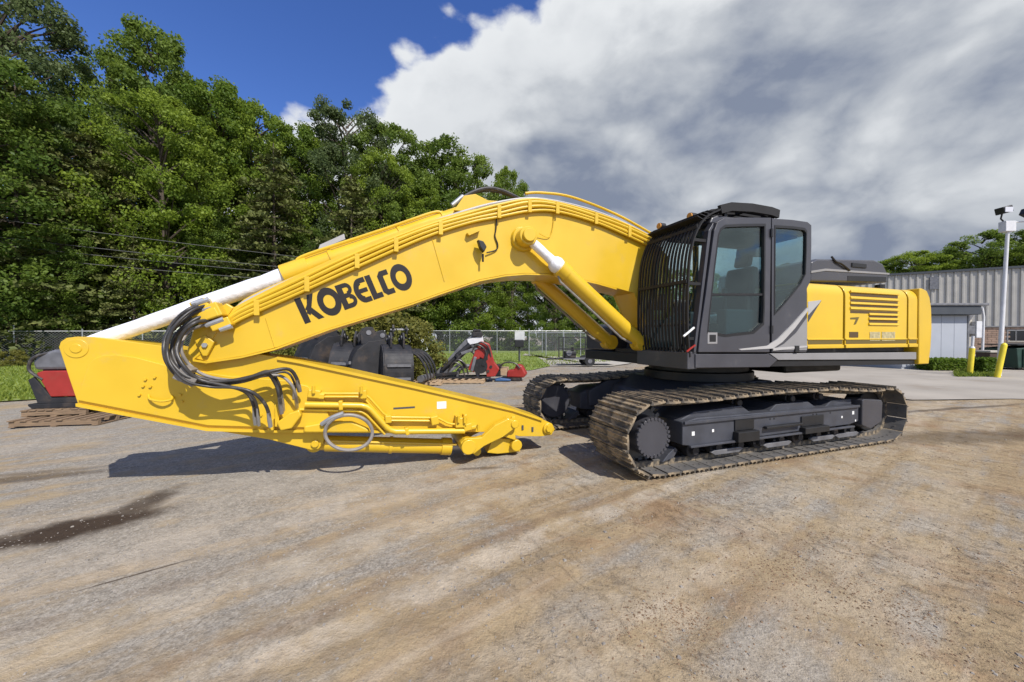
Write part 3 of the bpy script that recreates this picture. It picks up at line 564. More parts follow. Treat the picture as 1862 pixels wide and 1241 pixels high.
# --- cab
CY0, CY1 = DY, -.44                       # near and far wall
cab = bpy.data.objects.new('cab', None); COL.objects.link(cab); cab.parent = EX
def part(mb, name, m, **kw): return mb.build(name, m, cab, **kw)
door_o = sides([(1268, 641), (1272, 600), (1281, 540), (1289, 480), (1297, 420), (1303, 404), (1314, 398), (1345, 396.5), (1400, 397), (1399, 480), (1398, 560), (1397, 641), (1340, 641), (1300, 641)], DY)
door_i = sides([(1284, 606), (1286, 585), (1291, 540), (1297, 484), (1304, 428), (1308, 417), (1316, 411), (1345, 409.5), (1389, 409), (1388.5, 480), (1387.5, 560), (1386, 590), (1368, 606), (1316, 612)], DY)
b = MB(); b.ring(door_o, door_i, DY - .02, DY + .045); door = part(b, 'door', 'grey', bev=.008)
b = MB(); b.prism(door_i, DY + .012, DY + .020); b.build('window_pane', 'glass', door)
b = MB(); b.prism(sides([(1291, 534), (1388, 534), (1388, 538), (1290.5, 538)], DY), DY - .008, DY + .03); b.build('window_bar', 'black', door)
def inset(loop, k):
    cx = sum(p[0] for p in loop) / len(loop); cz = sum(p[1] for p in loop) / len(loop); return [(cx + (x - cx) * k, cz + (z - cz) * k) for x, z in loop]
b = MB(); b.ring(inset(door_i, 1.012), inset(door_i, .965), DY - .024, DY + .02); b.build('window_seal', 'black', door)
b = MB(); (x0, z0), (x1, z1) = side(1284, 626, DY), side(1302, 605, DY); b.b2(x0, x1, DY - .026, DY + .01, z0, z1); hnd = b.build('handle_recess', 'ltgrey', door, bev=.006)
b = MB(); b.b2(x0 + .03, x1 - .03, DY - .03, DY, z0 + .03, z1 - .03); b.build('door_handle', 'black', door, bev=.006)
for py in (425, 600):
    b = MB(); x, z = side(1399, py, DY); b.cyl((x, DY - .035, z - .06), (x, DY - .035, z + .06), .022, 10); b.build('hinge', 'black', door)
q_o = sides([(1403, 397.5), (1440, 400), (1468, 404), (1475, 410), (1475, 450), (1473, 512), (1467, 525), (1466, 580), (1466, 641), (1430, 641), (1403, 641), (1403, 600)], DY)
q_i = sides([(1408, 411), (1440, 413), (1462, 416), (1466, 421), (1465.5, 455), (1464, 499), (1455, 517), (1440, 536), (1424, 555), (1413, 567), (1407, 573), (1407, 540)], DY)
b = MB(); b.ring(q_o, q_i, DY - .006, DY + .05); part(b, 'cab_side', 'grey', bev=.008)
b = MB(); b.prism(q_i, DY + .012, DY + .020); part(b, 'window_pane', 'glass')
b = MB(); b.ring(inset(q_i, 1.012), inset(q_i, .955), DY - .012, DY + .02); part(b, 'window_seal', 'black')
b = MB(); b.prism(sides([(1392, 629), (1412, 617), (1438, 591), (1466, 560), (1466, 566), (1442, 598), (1420, 622), (1403, 634), (1345, 637), (1340, 635)], DY), DY - .026, DY - .006); part(b, 'stripe', 'silver')
b = MB(); b.prism(sides([(1403, 637), (1424, 626), (1446, 606), (1466, 578), (1466, 637)], DY), DY - .012, DY - .006); part(b, 'stripe', 'ltgrey')
b = MB(); b.prism(sides([(1404, 633), (1462, 629), (1466, 629), (1466, 632), (1404, 638)], DY), DY - .018, DY - .008); part(b, 'stripe', 'silver')
b = MB(); b.b2(side(1443, 635, DY)[0], side(1450, 635, DY)[0], DY - .03, DY, side(1443, 640, DY)[1], side(1443, 629, DY)[1]); part(b, 'latch', 'black')
# front corner pillar, shut against the door
xf0, zf0 = side(1266, 641, DY); xf1, zf1 = side(1294, 420, DY); xr, zr = side(1474, 410, DY)
ZR = side(1345, 396.5, DY)[1]
b = MB(); b.prism([(xf0 - .045, zf0), (xf1 - .055, zf1), (xf1 + .03, zf1 + .12), (xf1 + .03, zf1 + .05), (xf1 - .005, zf1), (xf0 - .005, zf0)], DY - .004, DY + .09); part(b, 'pillar', 'grey', bev=.006)
b = MB(); b.prism([(xf0 - .045, zf0), (xf1 - .055, zf1), (xf1 + .01, zf1), (xf0 + .03, zf0)], CY1 - .08, CY1); part(b, 'pillar', 'grey', bev=.006)
b = MB(); b.b2(xr - .10, xr - .015, CY1 - .08, CY1, 1.58, ZR - .05); part(b, 'pillar', 'grey', bev=.006)
b = MB(); b.b2(xr - .09, xr - .02, DY + .055, CY1 - .085, 1.58, 2.45); part(b, 'back_wall', 'trim')
b = MB(); b.b2(-.55, -.47, CY1 - .06, CY1, 1.58, ZR - .05); part(b, 'pillar', 'grey', bev=.006)
# far wall below the windows
b = MB(); b.b2(xf0 + .03, xr - .1, CY1 - .05, CY1 - .01, 1.58, 2.05); part(b, 'cab_side', 'grey')
b = MB(); b.prism([(xf0 + .02, 2.055), (xf1 + .02, zf1), (xf1 + .1, ZR - .06), (xr - .11, ZR - .06), (xr - .11, 2.055)], CY1 - .035, CY1 - .027); part(b, 'window_pane', 'clearglass')
# roof
b = MB(); b.prism([(xf1 + .02, ZR - .11), (xf1 + .06, ZR - .03), (xf1 + .16, ZR + .015), (.3, ZR + .03), (xr - .06, ZR + .005), (xr - .015, ZR - .06), (xr - .03, ZR - .115)], DY + .05, CY1); part(b, 'cab_roof', 'grey', bev=.02)
b = MB(); b.b2(xf1 + .12, xr - .15, DY + .1, CY1 - .09, ZR - .15, ZR - .118); part(b, 'headliner', 'trim')
b = MB(); b.b2(xf0 + .02, xr - .03, DY + .05, CY1, 1.575, 1.61); part(b, 'cab_floor', 'black')
# windscreen and rear glass
def quad(p, t, name, m):
    n = (Vector(p[1]) - Vector(p[0])).cross(Vector(p[3]) - Vector(p[0])).normalized() * t
    b = MB(); b.add([*[Vector(q) for q in p], *[Vector(q) + n for q in p]], [(0, 1, 2, 3), (7, 6, 5, 4), (0, 4, 5, 1), (1, 5, 6, 2), (2, 6, 7, 3), (3, 7, 4, 0)]); return b.build(name, m, cab)
quad([(xf0 - .02, DY + .095, 1.95), (xf0 - .02, CY1 - .085, 1.95), (xf1 - .03, CY1 - .085, zf1 + .02), (xf1 - .03, DY + .095, zf1 + .02)], .008, 'windscreen', 'clearglass')
quad([(xf0 - .03, DY + .095, 1.60), (xf0 - .03, CY1 - .085, 1.60), (xf0 - .022, CY1 - .085, 1.93), (xf0 - .022, DY + .095, 1.93)], .008, 'windscreen', 'clearglass')
quad([(xr - .05, DY + .06, 2.46), (xr - .05, CY1 - .085, 2.46), (xr - .05, CY1 - .085, ZR - .12), (xr - .05, DY + .06, ZR - .12)], .008, 'window_pane', 'clearglass')
b = MB(); b.b2(xf0 - .045, xf0 - .005, DY + .09, CY1 - .08, 1.925, 1.955); part(b, 'windscreen_rail', 'black')
# seat and controls
sx = -.42; sy = (CY0 + CY1) / 2
b = MB(); b.b2(sx - .3, sx + .25, sy - .26, sy + .26, 1.98, 2.12); part(b, 'seat', 'cover', bev=.05)
b = MB(); b.b2(sx - .2, sx + .2, sy - .2, sy + .2, 1.61, 1.98); part(b, 'seat_base', 'black', bev=.02)
b = MB(); b.box((sx + .30, sy, 2.50), (.14, .50, .78), Matrix.Rotation(R(12), 3, 'Y')); part(b, 'backrest', 'seat', bev=.05)
b = MB(); b.box((sx + .40, sy, 3.0), (.10, .28, .20), Matrix.Rotation(R(12), 3, 'Y')); part(b, 'headrest', 'seat', bev=.04)
for s_ in (-1, 1):
    b = MB(); b.b2(sx - .45, sx + .2, sy + s_ * .33 - .09, sy + s_ * .33 + .09, 1.61, 2.18); part(b, 'console', 'trim', bev=.03)
    b = MB(); b.tube([(sx - .36, sy + s_ * .33, 2.17), (sx - .38, sy + s_ * .33, 2.40)], .02, 8); b.box((sx - .385, sy + s_ * .33, 2.43), (.06, .06, .12)); part(b, 'control_lever', 'black', bev=.01)
b = MB(); b.b2(xf0 + .12, xf0 + .22, sy + .30, sy + .48, 2.2, 2.45); part(b, 'monitor', 'black', bev=.01)
b = MB(); b.prism(sides([(1344, 415), (1388, 415), (1388, 468), (1338, 468)], DY + .9), DY + .86, DY + .9); part(b, 'sun_blind', 'trim')
# guards: front cage and roof cage of flat bars
gp = [(-1.63, 1.50), (-1.67, 1.9), (-1.67, 2.4), (-1.63, 2.9), (-1.52, 3.22), (-1.35, 3.43), (-1.10, 3.56)]
grd = bpy.data.objects.new('front_guard', None); COL.objects.link(grd); grd.parent = EX
gsp = [(p.x, p.y) for p in spline([(x, z, 0) for x, z in gp], 4)]
def bar_strip(path, y, wy, t):
    b = MB(); P = [Vector((x, z)) for x, z in path]; V = []; n = len(P)
    for i in range(n):
        d = (P[min(i + 1, n - 1)] - P[max(i - 1, 0)]).normalized(); nn = Vector((-d.y, d.x)) * t / 2
        for q in (P[i] + nn, P[i] - nn):
            V += [(q.x, y - wy / 2, q.y), (q.x, y + wy / 2, q.y)]
    F = []
    for i in range(n - 1):
        a = i * 4; c = a + 4
        F += [(a, a + 1, c + 1, c), (a + 2, c + 2, c + 3, a + 3), (a, c, c + 2, a + 2), (a + 1, a + 3, c + 3, c + 1)]
    F += [(0, 2, 3, 1), (4 * n - 4, 4 * n - 3, 4 * n - 1, 4 * n - 2)]
    b.add(V, F); return b
gy0, gy1 = CY0 + .03, CY1 - .02
for k in range(16):
    y = gy0 + (gy1 - gy0) * k / 15
    bar_strip(gsp, y, .028 if 0 < k < 15 else .04, .022).build('guard_bar', 'matte', grd)
for zi in (0, 9, 17, 21, 24):
    x, z = gsp[zi]; b = MB(); b.b2(x - .03, x + .03, gy0, gy1, z - .022, z + .022); b.build('guard_rail', 'matte', grd)
for k in range(5):
    i = 19 + k; x, z = gsp[min(i, len(gsp) - 1)]; b = MB(); b.box((x - .03, (gy0 + gy1) / 2, z + .02), (.16, gy1 - gy0, .012), Matrix.Rotation(R(20 - 8 * k), 3, 'Y')); b.build('visor_slat', 'matte', grd)
for z in (1.75, 2.5, 3.1):
    b = MB(); b.b2(-1.66 if z < 3 else -1.56, xf0 + (xf1 - xf0) * (z - zf0) / (zf1 - zf0), CY0 + .02, CY0 + .06, z - .02, z + .02); b.build('guard_arm', 'matte', grd)
rg = bpy.data.objects.new('roof_guard', None); COL.objects.link(rg); rg.parent = EX
rp = [(-1.10, 3.56), (-.90, 3.62), (-.5, 3.65), (-.1, 3.645), (.06, 3.62)]
for k in range(9):
    y = gy0 + (gy1 - gy0) * k / 8
    bar_strip(rp, y, .05, .05 if 0 < k < 8 else .12).build('guard_bar', 'matte', rg)
for x, z in ((-1.0, 3.59), (-.5, 3.645), (.03, 3.62)):
    b = MB(); b.b2(x - .03, x + .03, gy0, gy1, z - .025, z + .03); b.build('guard_rail', 'matte', rg)
for x in (-.95, 0.0):
    for y in (gy0 + .05, gy1 - .05):
        b = MB(); b.b2(x - .025, x + .025, y - .02, y + .02, ZR - .02, 3.62); b.build('guard_post', 'black', rg)
for (px, py, yy) in ((1203, 412, -.55), (1259, 394, -1.15)):
    x, z = side(px, py, yy); b = MB(); b.cyl((x - .04, yy, z), (x + .05, yy, z), .052, 16); l = b.build('work_light', 'black', EX, smooth=True)
    b = MB(); b.cyl((x - .062, yy, z), (x - .042, yy, z), .047, 16); b.build('lens', 'amber', l, smooth=True)
    b = MB(); b.tube([(x, yy, z - .04), (x + .02, yy, z - .16)], .014, 6); b.build('lamp_stalk', 'black', l)
# ribbon tags tied by the cab step
b = MB(); b.tube(spline([s3(1262, 596, DY - .04), s3(1254, 603, DY - .05), s3(1243, 612, DY - .06)], 3), .014, 5); b.build('ribbon', 'sticker', EX)
b = MB(); b.tube(spline([s3(1264, 628, DY - .04), s3(1256, 634, DY - .05), s3(1249, 640, DY - .06)], 3), .012, 5); b.build('ribbon', 'red', EX)

# --- boom
BY = .29
boom_px_top = [(388, 580), (430, 556), (480, 530), (540, 500), (650, 450), (760, 407), (850, 383), (900, 374), (960, 368), (1010, 372), (1080, 391), (1140, 416), (1190, 440), (1215, 466)]
boom_px_bot = [(1226, 585), (1205, 604), (1180, 596), (1153, 533), (1120, 524), (1085, 514), (1040, 504), (995, 498), (955, 497), (918, 500), (871, 509), (800, 533), (747, 552), (600, 597), (500, 633), (440, 648), (376, 658), (352, 652), (345, 636)]
bo = MB(); bo.prism(sides(boom_px_top, -BY) + sides(boom_px_bot, -BY), -BY + .03, BY - .03); boom = bo.build('boom', 'yellow', EX, bev=.006)
for sgn in (-1, 1):                                 # side plates stand a little proud of top and bottom plates
    bo = MB(); bo.prism(inset(sides(boom_px_top, -BY) + sides(boom_px_bot, -BY), .998), sgn * BY, sgn * (BY - .028)); bo.build('side_plate', 'yellow', boom, bev=.004)
fl = MB()                                           # bottom flange edge catching the sun
P = sides([(352, 657), (376, 661), (440, 651.5), (500, 637), (600, 600.5), (747, 555.5), (800, 536.5), (871, 512.5), (918, 503.5), (955, 500.5), (995, 501.5), (1040, 507.5), (1085, 517.5), (1120, 527.5)], -BY)
for i in range(len(P) - 1):
    (x0, z0), (x1, z1) = P[i], P[i + 1]; fl.prism([(x0, z0), (x1, z1), (x1, z1 + .022), (x0, z0 + .022)], -BY - .022, BY + .022)
fl.build('bottom_flange', 'yellow', boom)
for pts in ([(483, 578), (500, 632)], [(783, 424), (808, 512)]):
    b = MB(); b.tube([s3(*pts[0], -BY - .002), s3(*pts[1], -BY - .002)], .007, 6); b.build('weld_seam', 'yellow', boom)
# lettering on the side plate: strokes in letter units (height 1), laid on the boom's plane
def lettering(parent):
    p0 = Vector(side(555, 589.5, -BY)); p1 = Vector(side(754, 520, -BY)); e = (p1 - p0); Lw = e.length; e.normalize(); up = Vector((-e.y, e.x)); H = (Vector(side(727, 481.5, -BY)) - Vector(side(734, 525.5, -BY))).length
    adv = [1.03, 1.12, .86, .80, .62, .74, 1.10]; tot = sum(adv); k = Lw / tot; st = .30
    def arc(cx, cy, rx, ry, t, a0, a1, n=20):
        o = [(cx + rx * math.cos(a), cy + ry * math.sin(a)) for a in np.linspace(a0, a1, n)]; i = [(cx + (rx - t) * math.cos(a), cy + (ry - t) * math.sin(a)) for a in np.linspace(a0, a1, n)]
        return [[o[j], o[j + 1], i[j + 1], i[j]] for j in range(n - 1)]
    def bar(a, b, c, d): return [[a, b, c, d]]
    L = {}
    L['K'] = bar((0, 0), (st, 0), (st, 1), (0, 1)) + bar((st, .36), (st + .12, .24), (.95, 1), (.64, 1)) + bar((.30, .52), (.48, .68), (1.0, 0), (.70, 0))
    L['O'] = arc(.54, .5, .57, .56, .285, 0, 2 * math.pi, 33)
    L['B'] = bar((0, 0), (st, 0), (st, 1), (0, 1)) + arc(.46, .745, .30, .255, .17, -math.pi / 2, math.pi / 2, 12) + arc(.48, .27, .32, .27, .18, -math.pi / 2, math.pi / 2, 12) + \
        bar((st, .83), (.46, .83), (.46, 1), (st, 1)) + bar((st, .42), (.47, .42), (.47, .60), (st, .60)) + bar((st, 0), (.48, 0), (.48, .18), (st, .18))
    L['E'] = arc(.42, .5, .43, .5, .26, math.pi / 2, 1.5 * math.pi, 18) + bar((.42, .80), (.72, .80), (.72, 1), (.42, 1)) + bar((.22, .41), (.68, .41), (.68, .58), (.22, .58)) + bar((.42, 0), (.72, 0), (.72, .20), (.42, .20))
    L['L'] = bar((0, 0), (st, 0), (st, 1), (0, 1)) + bar((st, 0), (.58, 0), (.58, .21), (st, .21))
    L['C'] = bar((.04, .16), (.04 + st, .24), (.04 + st, .76), (.04, .84)) + bar((.04, .84), (.22, 1), (.66, 1), (.04 + st, .76)) + bar((.04 + st, .79), (.66, .79), (.66, 1), (.22, .98)) + bar((.04, .16), (.04 + st, .24), (.66, 0), (.22, 0)) + bar((.04 + st, .21), (.22, .02), (.66, 0), (.66, .21))
    x = 0
    for ch, a in zip('KOBELCO', adv):
        b = MB()
        for n, poly in enumerate(L[ch]):
            pts = [p0 + e * (x + q[0] * 1.03) * k + up * q[1] * H for q in poly]
            b.prism([(p.x, p.y) for p in pts], -BY - .0035 - .00004 * n, -BY + .006)
        b.build('letter', 'letter', parent); x += a
lettering(boom)
# pins and bosses
def pin(px, py, y0, y1, r, name, parent, m='yellow', py_plane=None):
    x, z = side(px, py, y0 if py_plane is None else py_plane); b = MB(); b.cyl((x, y0, z), (x, y1, z), r, 24); return b.build(name, m, parent, smooth=True, bev=.008)
CYLY = .44
cp = side(962, 428, -CYLY - .1)
b = MB(); b.cyl((cp[0], -CYLY - .14, cp[1]), (cp[0], CYLY + .14, cp[1]), .095, 24); b.build('cylinder_pin', 'yellow', boom, smooth=True, bev=.01)
for sgn in (-1, 1):
    b = MB(); b.cyl((cp[0], sgn * BY, cp[1]), (cp[0], sgn * (BY + .06), cp[1]), .19, 28, .17); b.build('pin_boss', 'yellow', boom, smooth=True, bev=.008)
# boom lifting cylinders
ca = Vector((cp[0], cp[1])); cbt = Vector(side(1164, 624, -CYLY))
for sgn in (-1, 1):
    y = sgn * CYLY; d = (cbt - ca).normalized(); ln = (cbt - ca).length
    def at2(t): q = ca + d * t; return (q.x, y, q.y)
    g = bpy.data.objects.new('boom_cylinder', None); COL.objects.link(g); g.parent = EX
    b = MB(); b.cyl((ca.x, y - .09, ca.y), (ca.x, y + .09, ca.y), .135, 24); b.build('rod_eye', 'yellow', g, smooth=True, bev=.01)
    b = MB(); b.tube([at2(t) for t in (.11, .25, .38, .50, .56)], [.066, .072, .068, .075, .07], 14); b.build('rod', 'wrap', g, smooth=True)
    b = MB(); b.tube([at2(t) for t in (.50, .54, .60, .66, .69)], [.07, .105, .125, .115, .09], 16); b.build('rod_wrapping', 'wrap', g, smooth=True)
    b = MB(); b.tube([at2(.66), at2(.67), at2(.82), at2(.821), at2(ln - .1), at2(ln)], [.10, .135, .135, .12, .12, .12], 24); b.build('barrel', 'yellow', g, smooth=True)
    b = MB(); b.cyl((cbt.x, y - .1, cbt.y), (cbt.x, y + .1, cbt.y), .13, 20); b.build('barrel_eye', 'yellow', g, smooth=True)
    nrm = Vector((-d.y, d.x)); off = nrm * -.17
    b = MB(); pp = [at2(t) for t in (.72, .8, 1.1, ln - .35, ln - .15)]
    b.tube([(p[0] + off.x * (.7 if i in (0, 4) else 1), y - .03, p[2] + off.y * (.7 if i in (0, 4) else 1)) for i, p in enumerate(pp)], .018, 8); b.build('oil_pipe', 'greyhose', g, smooth=True)
# arm cylinder on top of the boom
rodL, rodR, barR = s3(140, 634, 0), s3(527, 499, 0), s3(846, 387, 0)
ac = bpy.data.objects.new('arm_cylinder', None); COL.objects.link(ac); ac.parent = EX
rv = lambda t: tuple(Vector(rodL).lerp(Vector(rodR), t))
rr = [.075, .085] + [.088 + .018 * t + random.uniform(-.006, .006) for t in np.linspace(0, 1, 14)]
b = MB(); b.tube([rv(t) for t in np.linspace(0.0, 1.0, 16)], rr, 16); b.build('rod', 'wrap', ac, smooth=True)
bv = lambda t: tuple(Vector(rodR).lerp(Vector(barR), t))
b = MB(); b.tube([bv(t) for t in (-.03, -.028, .10, .101, .95, 1.0)], [.11, .145, .145, .118, .118, .115], 26); b.build('barrel', 'yellow', ac, smooth=True)
b = MB(); b.cyl((barR[0], -.12, barR[2]), (barR[0], .12, barR[2]), .14, 24); b.build('barrel_eye', 'yellow', ac, smooth=True)
for yy in (-.07, .07):
    b = MB(); b.tube(spline([(bv(.04)[0], yy, bv(.04)[2] + .12), (bv(.1)[0], yy, bv(.1)[2] + .155), (bv(.5)[0], yy, bv(.5)[2] + .145), (bv(.78)[0], yy, bv(.78)[2] + .145), (bv(.84)[0], yy, bv(.84)[2] + .10)], 5), .022, 8); b.build('oil_pipe', 'yellow', ac, smooth=True)
for t in (.22, .6, .86):
    q = Vector(bv(t)); b = MB(); dd = (Vector(barR) - Vector(rodR)).normalized(); b.tube([q - dd * .025, q + dd * .025], [.132, .132], 26); b.build('clamp_band', 'yellow', ac, smooth=True)
for yy in (-.2, .2):
    b = MB(); b.prism(sides([(820, 392), (838, 366), (858, 363), (880, 374), (915, 376), (860, 396)], 0), yy - .03, yy + .03); b.build('cylinder_bracket', 'yellow', boom, bev=.008)
# pipe run along the top of the boom, near edge
run = [(412, 592), (440, 566), (540, 520), (650, 470), (769, 421), (850, 395), (905, 382), (960, 372), (1010, 375), (1080, 394), (1140, 418), (1196, 446)]
for k, (dz, dy, r, m_) in enumerate(((-.105, -.045, .020, 'yellow'), (-.055, -.05, .022, 'yellow'), (.0, -.055, .026, 'yellow'), (.055, -.015, .024, 'yellow'), (.105, .05, .022, 'silver'), (.13, .13, .022, 'yellow'), (.125, .22, .02, 'yellow'))):
    pts = []
    for i, (px, py) in enumerate(run):
        x, z = side(px, py, -BY); pts.append((x, -BY + dy, z + dz * (.5 if i == 0 else 1) + .012 * math.sin(i * 1.7 + k)))
    b = MB(); b.tube(spline(pts, 5), r, 8); b.build('boom_pipe', m_, boom, smooth=True)
for (px, py) in ((470, 553), (560, 511), (650, 470), (720, 441), (800, 411), (905, 382), (960, 372), (1010, 375), (1080, 394), (1140, 418)):
    x, z = side(px, py, -BY); b = MB(); b.b2(x - .028, x + .028, -BY - .06, -BY + .24, z - .045, z - .018); b.b2(x - .028, x + .028, -BY - .085, -BY - .06, z - .14, z + .04); b.build('pipe_clamp', 'yellow', boom, bev=.004)
# rail over the bend
b = MB(); b.tube(spline([(side(955, 358, -.1)[0], -.1, side(955, 352, -.1)[1]), (side(985, 350, -.1)[0], -.1, side(985, 351, -.1)[1]), (side(1040, 360, -.1)[0], -.1, side(1040, 359, -.1)[1]), (side(1120, 385, -.1)[0], -.1, side(1120, 390, -.1)[1]), (side(1190, 420, -.1)[0], -.1, side(1190, 428, -.1)[1])], 6), .022, 8); b.build('boom_pipe', 'yellow', boom, smooth=True)
# black hoses behind the bend, and a pale guard behind the cylinder
for k in range(2):
    b = MB(); b.tube(spline([s3(832, 372, .1 + .1 * k), s3(852, 354, .1 + .1 * k), s3(885, 343 + 3 * k, .12 + .1 * k), s3(915, 348 + 3 * k, .12 + .1 * k), s3(945, 362, .12 + .1 * k)], 6), .03, 8); b.build('hose', 'rubber', boom, smooth=True)
b = MB(); b.cyl(s3(822, 374, .1), s3(842, 357, .1), .035, 10); b.build('hose_fitting', 'steel', boom, smooth=True)
b = MB(); b.prism(sides([(576, 462), (582, 446), (626, 426), (628, 436), (604, 446), (596, 460)], .18), .16, .20); b.build('cylinder_guard', 'silver', ac, bev=.004)
# boom tip: fork, triangular bracket with bolt, valve block
tp = side(373, 628, -BY - .05)
b = MB(); b.prism(sides([(354, 620), (372, 610), (390, 622), (376, 648), (368, 648)], -BY - .05), -BY - .05, -BY + .01); br = b.build('tip_bracket', 'yellow', boom, bev=.008)
b = MB(); b.cyl((tp[0], -BY - .075, tp[1]), (tp[0], -BY - .05, tp[1]), .028, 6); b.build('bolt', 'steel', br)
b = MB(); b.prism(sides([(340, 640), (352, 600), (380, 572), (412, 552), (425, 560), (405, 590), (372, 640), (352, 655)], -BY), -.30, -.22); b.prism(sides([(340, 640), (352, 600), (380, 572), (412, 552), (425, 560), (405, 590), (372, 640), (352, 655)], -BY), .22, .30); b.build('boom_fork', 'yellow', boom, bev=.008)
vb = MB()
for (px, py, w, h, d) in ((368, 556, .16, .12, .16), (380, 575, .24, .10, .2), (392, 566, .14, .16, .18), (405, 590, .20, .10, .16)):
    x, z = side(px, py, -BY - .08); vb.box((x, -BY - .08, z), (w, d, h), Matrix.Rotation(R(-24), 3, 'Y'))
vb.build('hose_manifold', 'yellow', boom, bev=.012)
for (px, py) in ((362, 549), (375, 562), (370, 548), (397, 584), (386, 588), (412, 596)):
    x, z = side(px, py, -BY - .14); b = MB(); b.tube([(x + .05, -BY - .14, z + .02), (x - .06, -BY - .15, z - .03)], [.032, .026], 8); b.build('hose_fitting', 'steel', boom, smooth=True)
# dangling work light on the boom flank, with its cable
q = bpy.data.objects.new('work_light', None); COL.objects.link(q); q.parent = EX
b = MB(); b.prism(sides([(868, 437), (878, 440), (884, 450), (879, 460), (872, 450)], -BY - .12), -BY - .16, -BY - .06); b.build('lamp_head', 'black', q, bev=.01)
b = MB(); x, z = side(878, 470, -BY - .1); b.tube([(x, -BY - .1, z + .06), (x, -BY - .1, z - .05)], .015, 6); b.build('lamp_bracket', 'black', q)
b = MB(); b.prism(sides([(848, 425), (872, 416), (872, 421), (852, 430)], -BY - .03), -BY - .08, -BY); b.build('lamp_mount', 'yellow', q)
b = MB(); b.tube(spline([s3(903, 388, -BY - .03), s3(902, 415, -BY - .02), s3(900, 430, -BY - .015), s3(905, 445, -BY - .02), s3(902, 455, -BY - .02), s3(885, 460, -BY - .04)], 5), .010, 6); b.build('cable', 'black', q, smooth=True)
b = MB(); b.tube(spline([s3(1008, 390, -BY - .02), s3(1005, 415, -BY - .02), s3(998, 432, -BY - .02), s3(980, 425, -BY - .05)], 5), .006, 5); b.build('grease_line', 'yellow', boom)

# --- arm (folded back under the boom)
AY = .22
arm_px = [(107, 632), (110, 622), (120, 615), (140, 612.5), (168, 613), (297, 630), (345, 640), (400, 646), (470, 644), (505, 650), (545, 657), (751, 702), (931, 744), (985, 762), (1004, 771), (1009, 781), (1003, 791), (985, 794), (945, 794), (915, 786), (830, 786), (600, 783), (480, 783), (378, 780), (142, 736), (128, 695)]
ap = sides(arm_px, -AY)
b = MB(); b.prism(inset(ap, .994), -AY + .025, AY - .025); arm = b.build('arm', 'yellow', EX, bev=.006)
for sgn in (-1, 1):
    b = MB(); b.prism(ap, sgn * AY, sgn * (AY - .026)); b.build('side_plate', 'yellow', arm, bev=.005)
# doubler plate with the curved weld edge
dbl = sides([(144, 727), (157, 687), (165, 664), (174, 653), (190, 647), (215, 645), (250, 650), (300, 663), (340, 672), (420, 684), (520, 692), (560, 702), (590, 727), (604, 777), (480, 776), (380, 773)], -AY)
b = MB(); b.prism(dbl, -AY - .034, -AY + .003); dp = b.build('doubler_plate', 'yellow', arm, bev=.006)
b = MB()
for pts in (arm_px[10:14],):
    P = sides([(505, 650), (545, 657), (751, 702), (931, 744), (985, 762)], -AY)
    for i in range(len(P) - 1):
        (x0, z0), (x1, z1) = P[i], P[i + 1]; b.prism([(x0, z0 - .028), (x1, z1 - .028), (x1, z1 + .008), (x0, z0 + .008)], -AY - .03, AY + .03)
b.build('top_flange', 'yellow', arm)
b = MB(); P = sides([(142, 737), (378, 781.5), (480, 784.5), (600, 784.5), (830, 787)], -AY)
for i in range(len(P) - 1):
    (x0, z0), (x1, z1) = P[i], P[i + 1]; b.prism([(x0, z0 - .010), (x1, z1 - .010), (x1, z1 + .022), (x0, z0 + .022)], -AY - .035, AY + .035)
b.build('bottom_flange', 'yellow', arm)
x, z = side(139, 634, -AY); b = MB(); b.cyl((x, -AY - .007, z), (x, -AY + .01, z), .10, 28); b.build('pin_boss', 'yellow', arm, smooth=True, bev=.004)
b = MB(); b.cyl((x, -AY - .014, z), (x, AY + .014, z), .05, 20); b.build('pin', 'yellow', arm, smooth=True, bev=.006)
b = MB(); b.tube(spline([s3(270, 719, -AY - .03), s3(273, 726, -AY - .08), s3(292, 730, -AY - .11), s3(311, 727, -AY - .08), s3(313, 720, -AY - .03)], 4), .012, 6); b.build('grab_handle', 'yellow', arm)
for px, py in ((265, 690), (282, 686), (261, 702), (274, 703), (254, 718), (328, 718), (331, 730), (475, 755)):
    x, z = side(px, py, -AY - .034); b = MB(); b.cyl((x, -AY - .055, z), (x, -AY - .030, z), .015, 6); b.build('bolt', 'yellow', arm)
# bucket-cylinder foot and bucket cylinder
for sgn in (-1, 1):
    b = MB(); b.prism(sides([(400, 784), (495, 786), (592, 786), (588, 806), (580, 816), (566, 818), (490, 799)], -.14), sgn * .16, sgn * .11); b.build('cylinder_lug', 'yellow', arm, bev=.008)
x, z = side(573, 807, -.16); b = MB(); b.cyl((x, -.19, z), (x, .19, z), .045, 18); b.build('pin', 'yellow', arm, smooth=True, bev=.006)
bc = bpy.data.objects.new('bucket_cylinder', None); COL.objects.link(bc); bc.parent = EX
A, B = Vector(s3(573, 806, -.02)), Vector(s3(852, 813, -.02)); L_ = lambda t: tuple(A.lerp(B, t))
b = MB(); b.tube([L_(t) for t in (0, .06, .061, .80, .801, .87, .871)], [.09, .09, .105, .105, .125, .125, .07], 24); b.build('barrel', 'yellow', bc, smooth=True)
b = MB(); b.tube([L_(.86), L_(1.0)], .055, 16); b.build('rod', 'steel', bc, smooth=True)
b = MB(); b.cyl((A.x, -.1, A.z), (A.x, .1, A.z), .1, 20); b.build('barrel_eye', 'yellow', bc, smooth=True)
b = MB(); b.tube([L_(.45), L_(.47)], .118, 24); b.build('clamp_band', 'yellow', bc, smooth=True)
b = MB(); yv = -.13; b.tube([(L_(t)[0], yv, L_(t)[2] + .06) for t in (.1, .5, .9)], .016, 8); b.build('oil_pipe', 'yellow', bc, smooth=True)
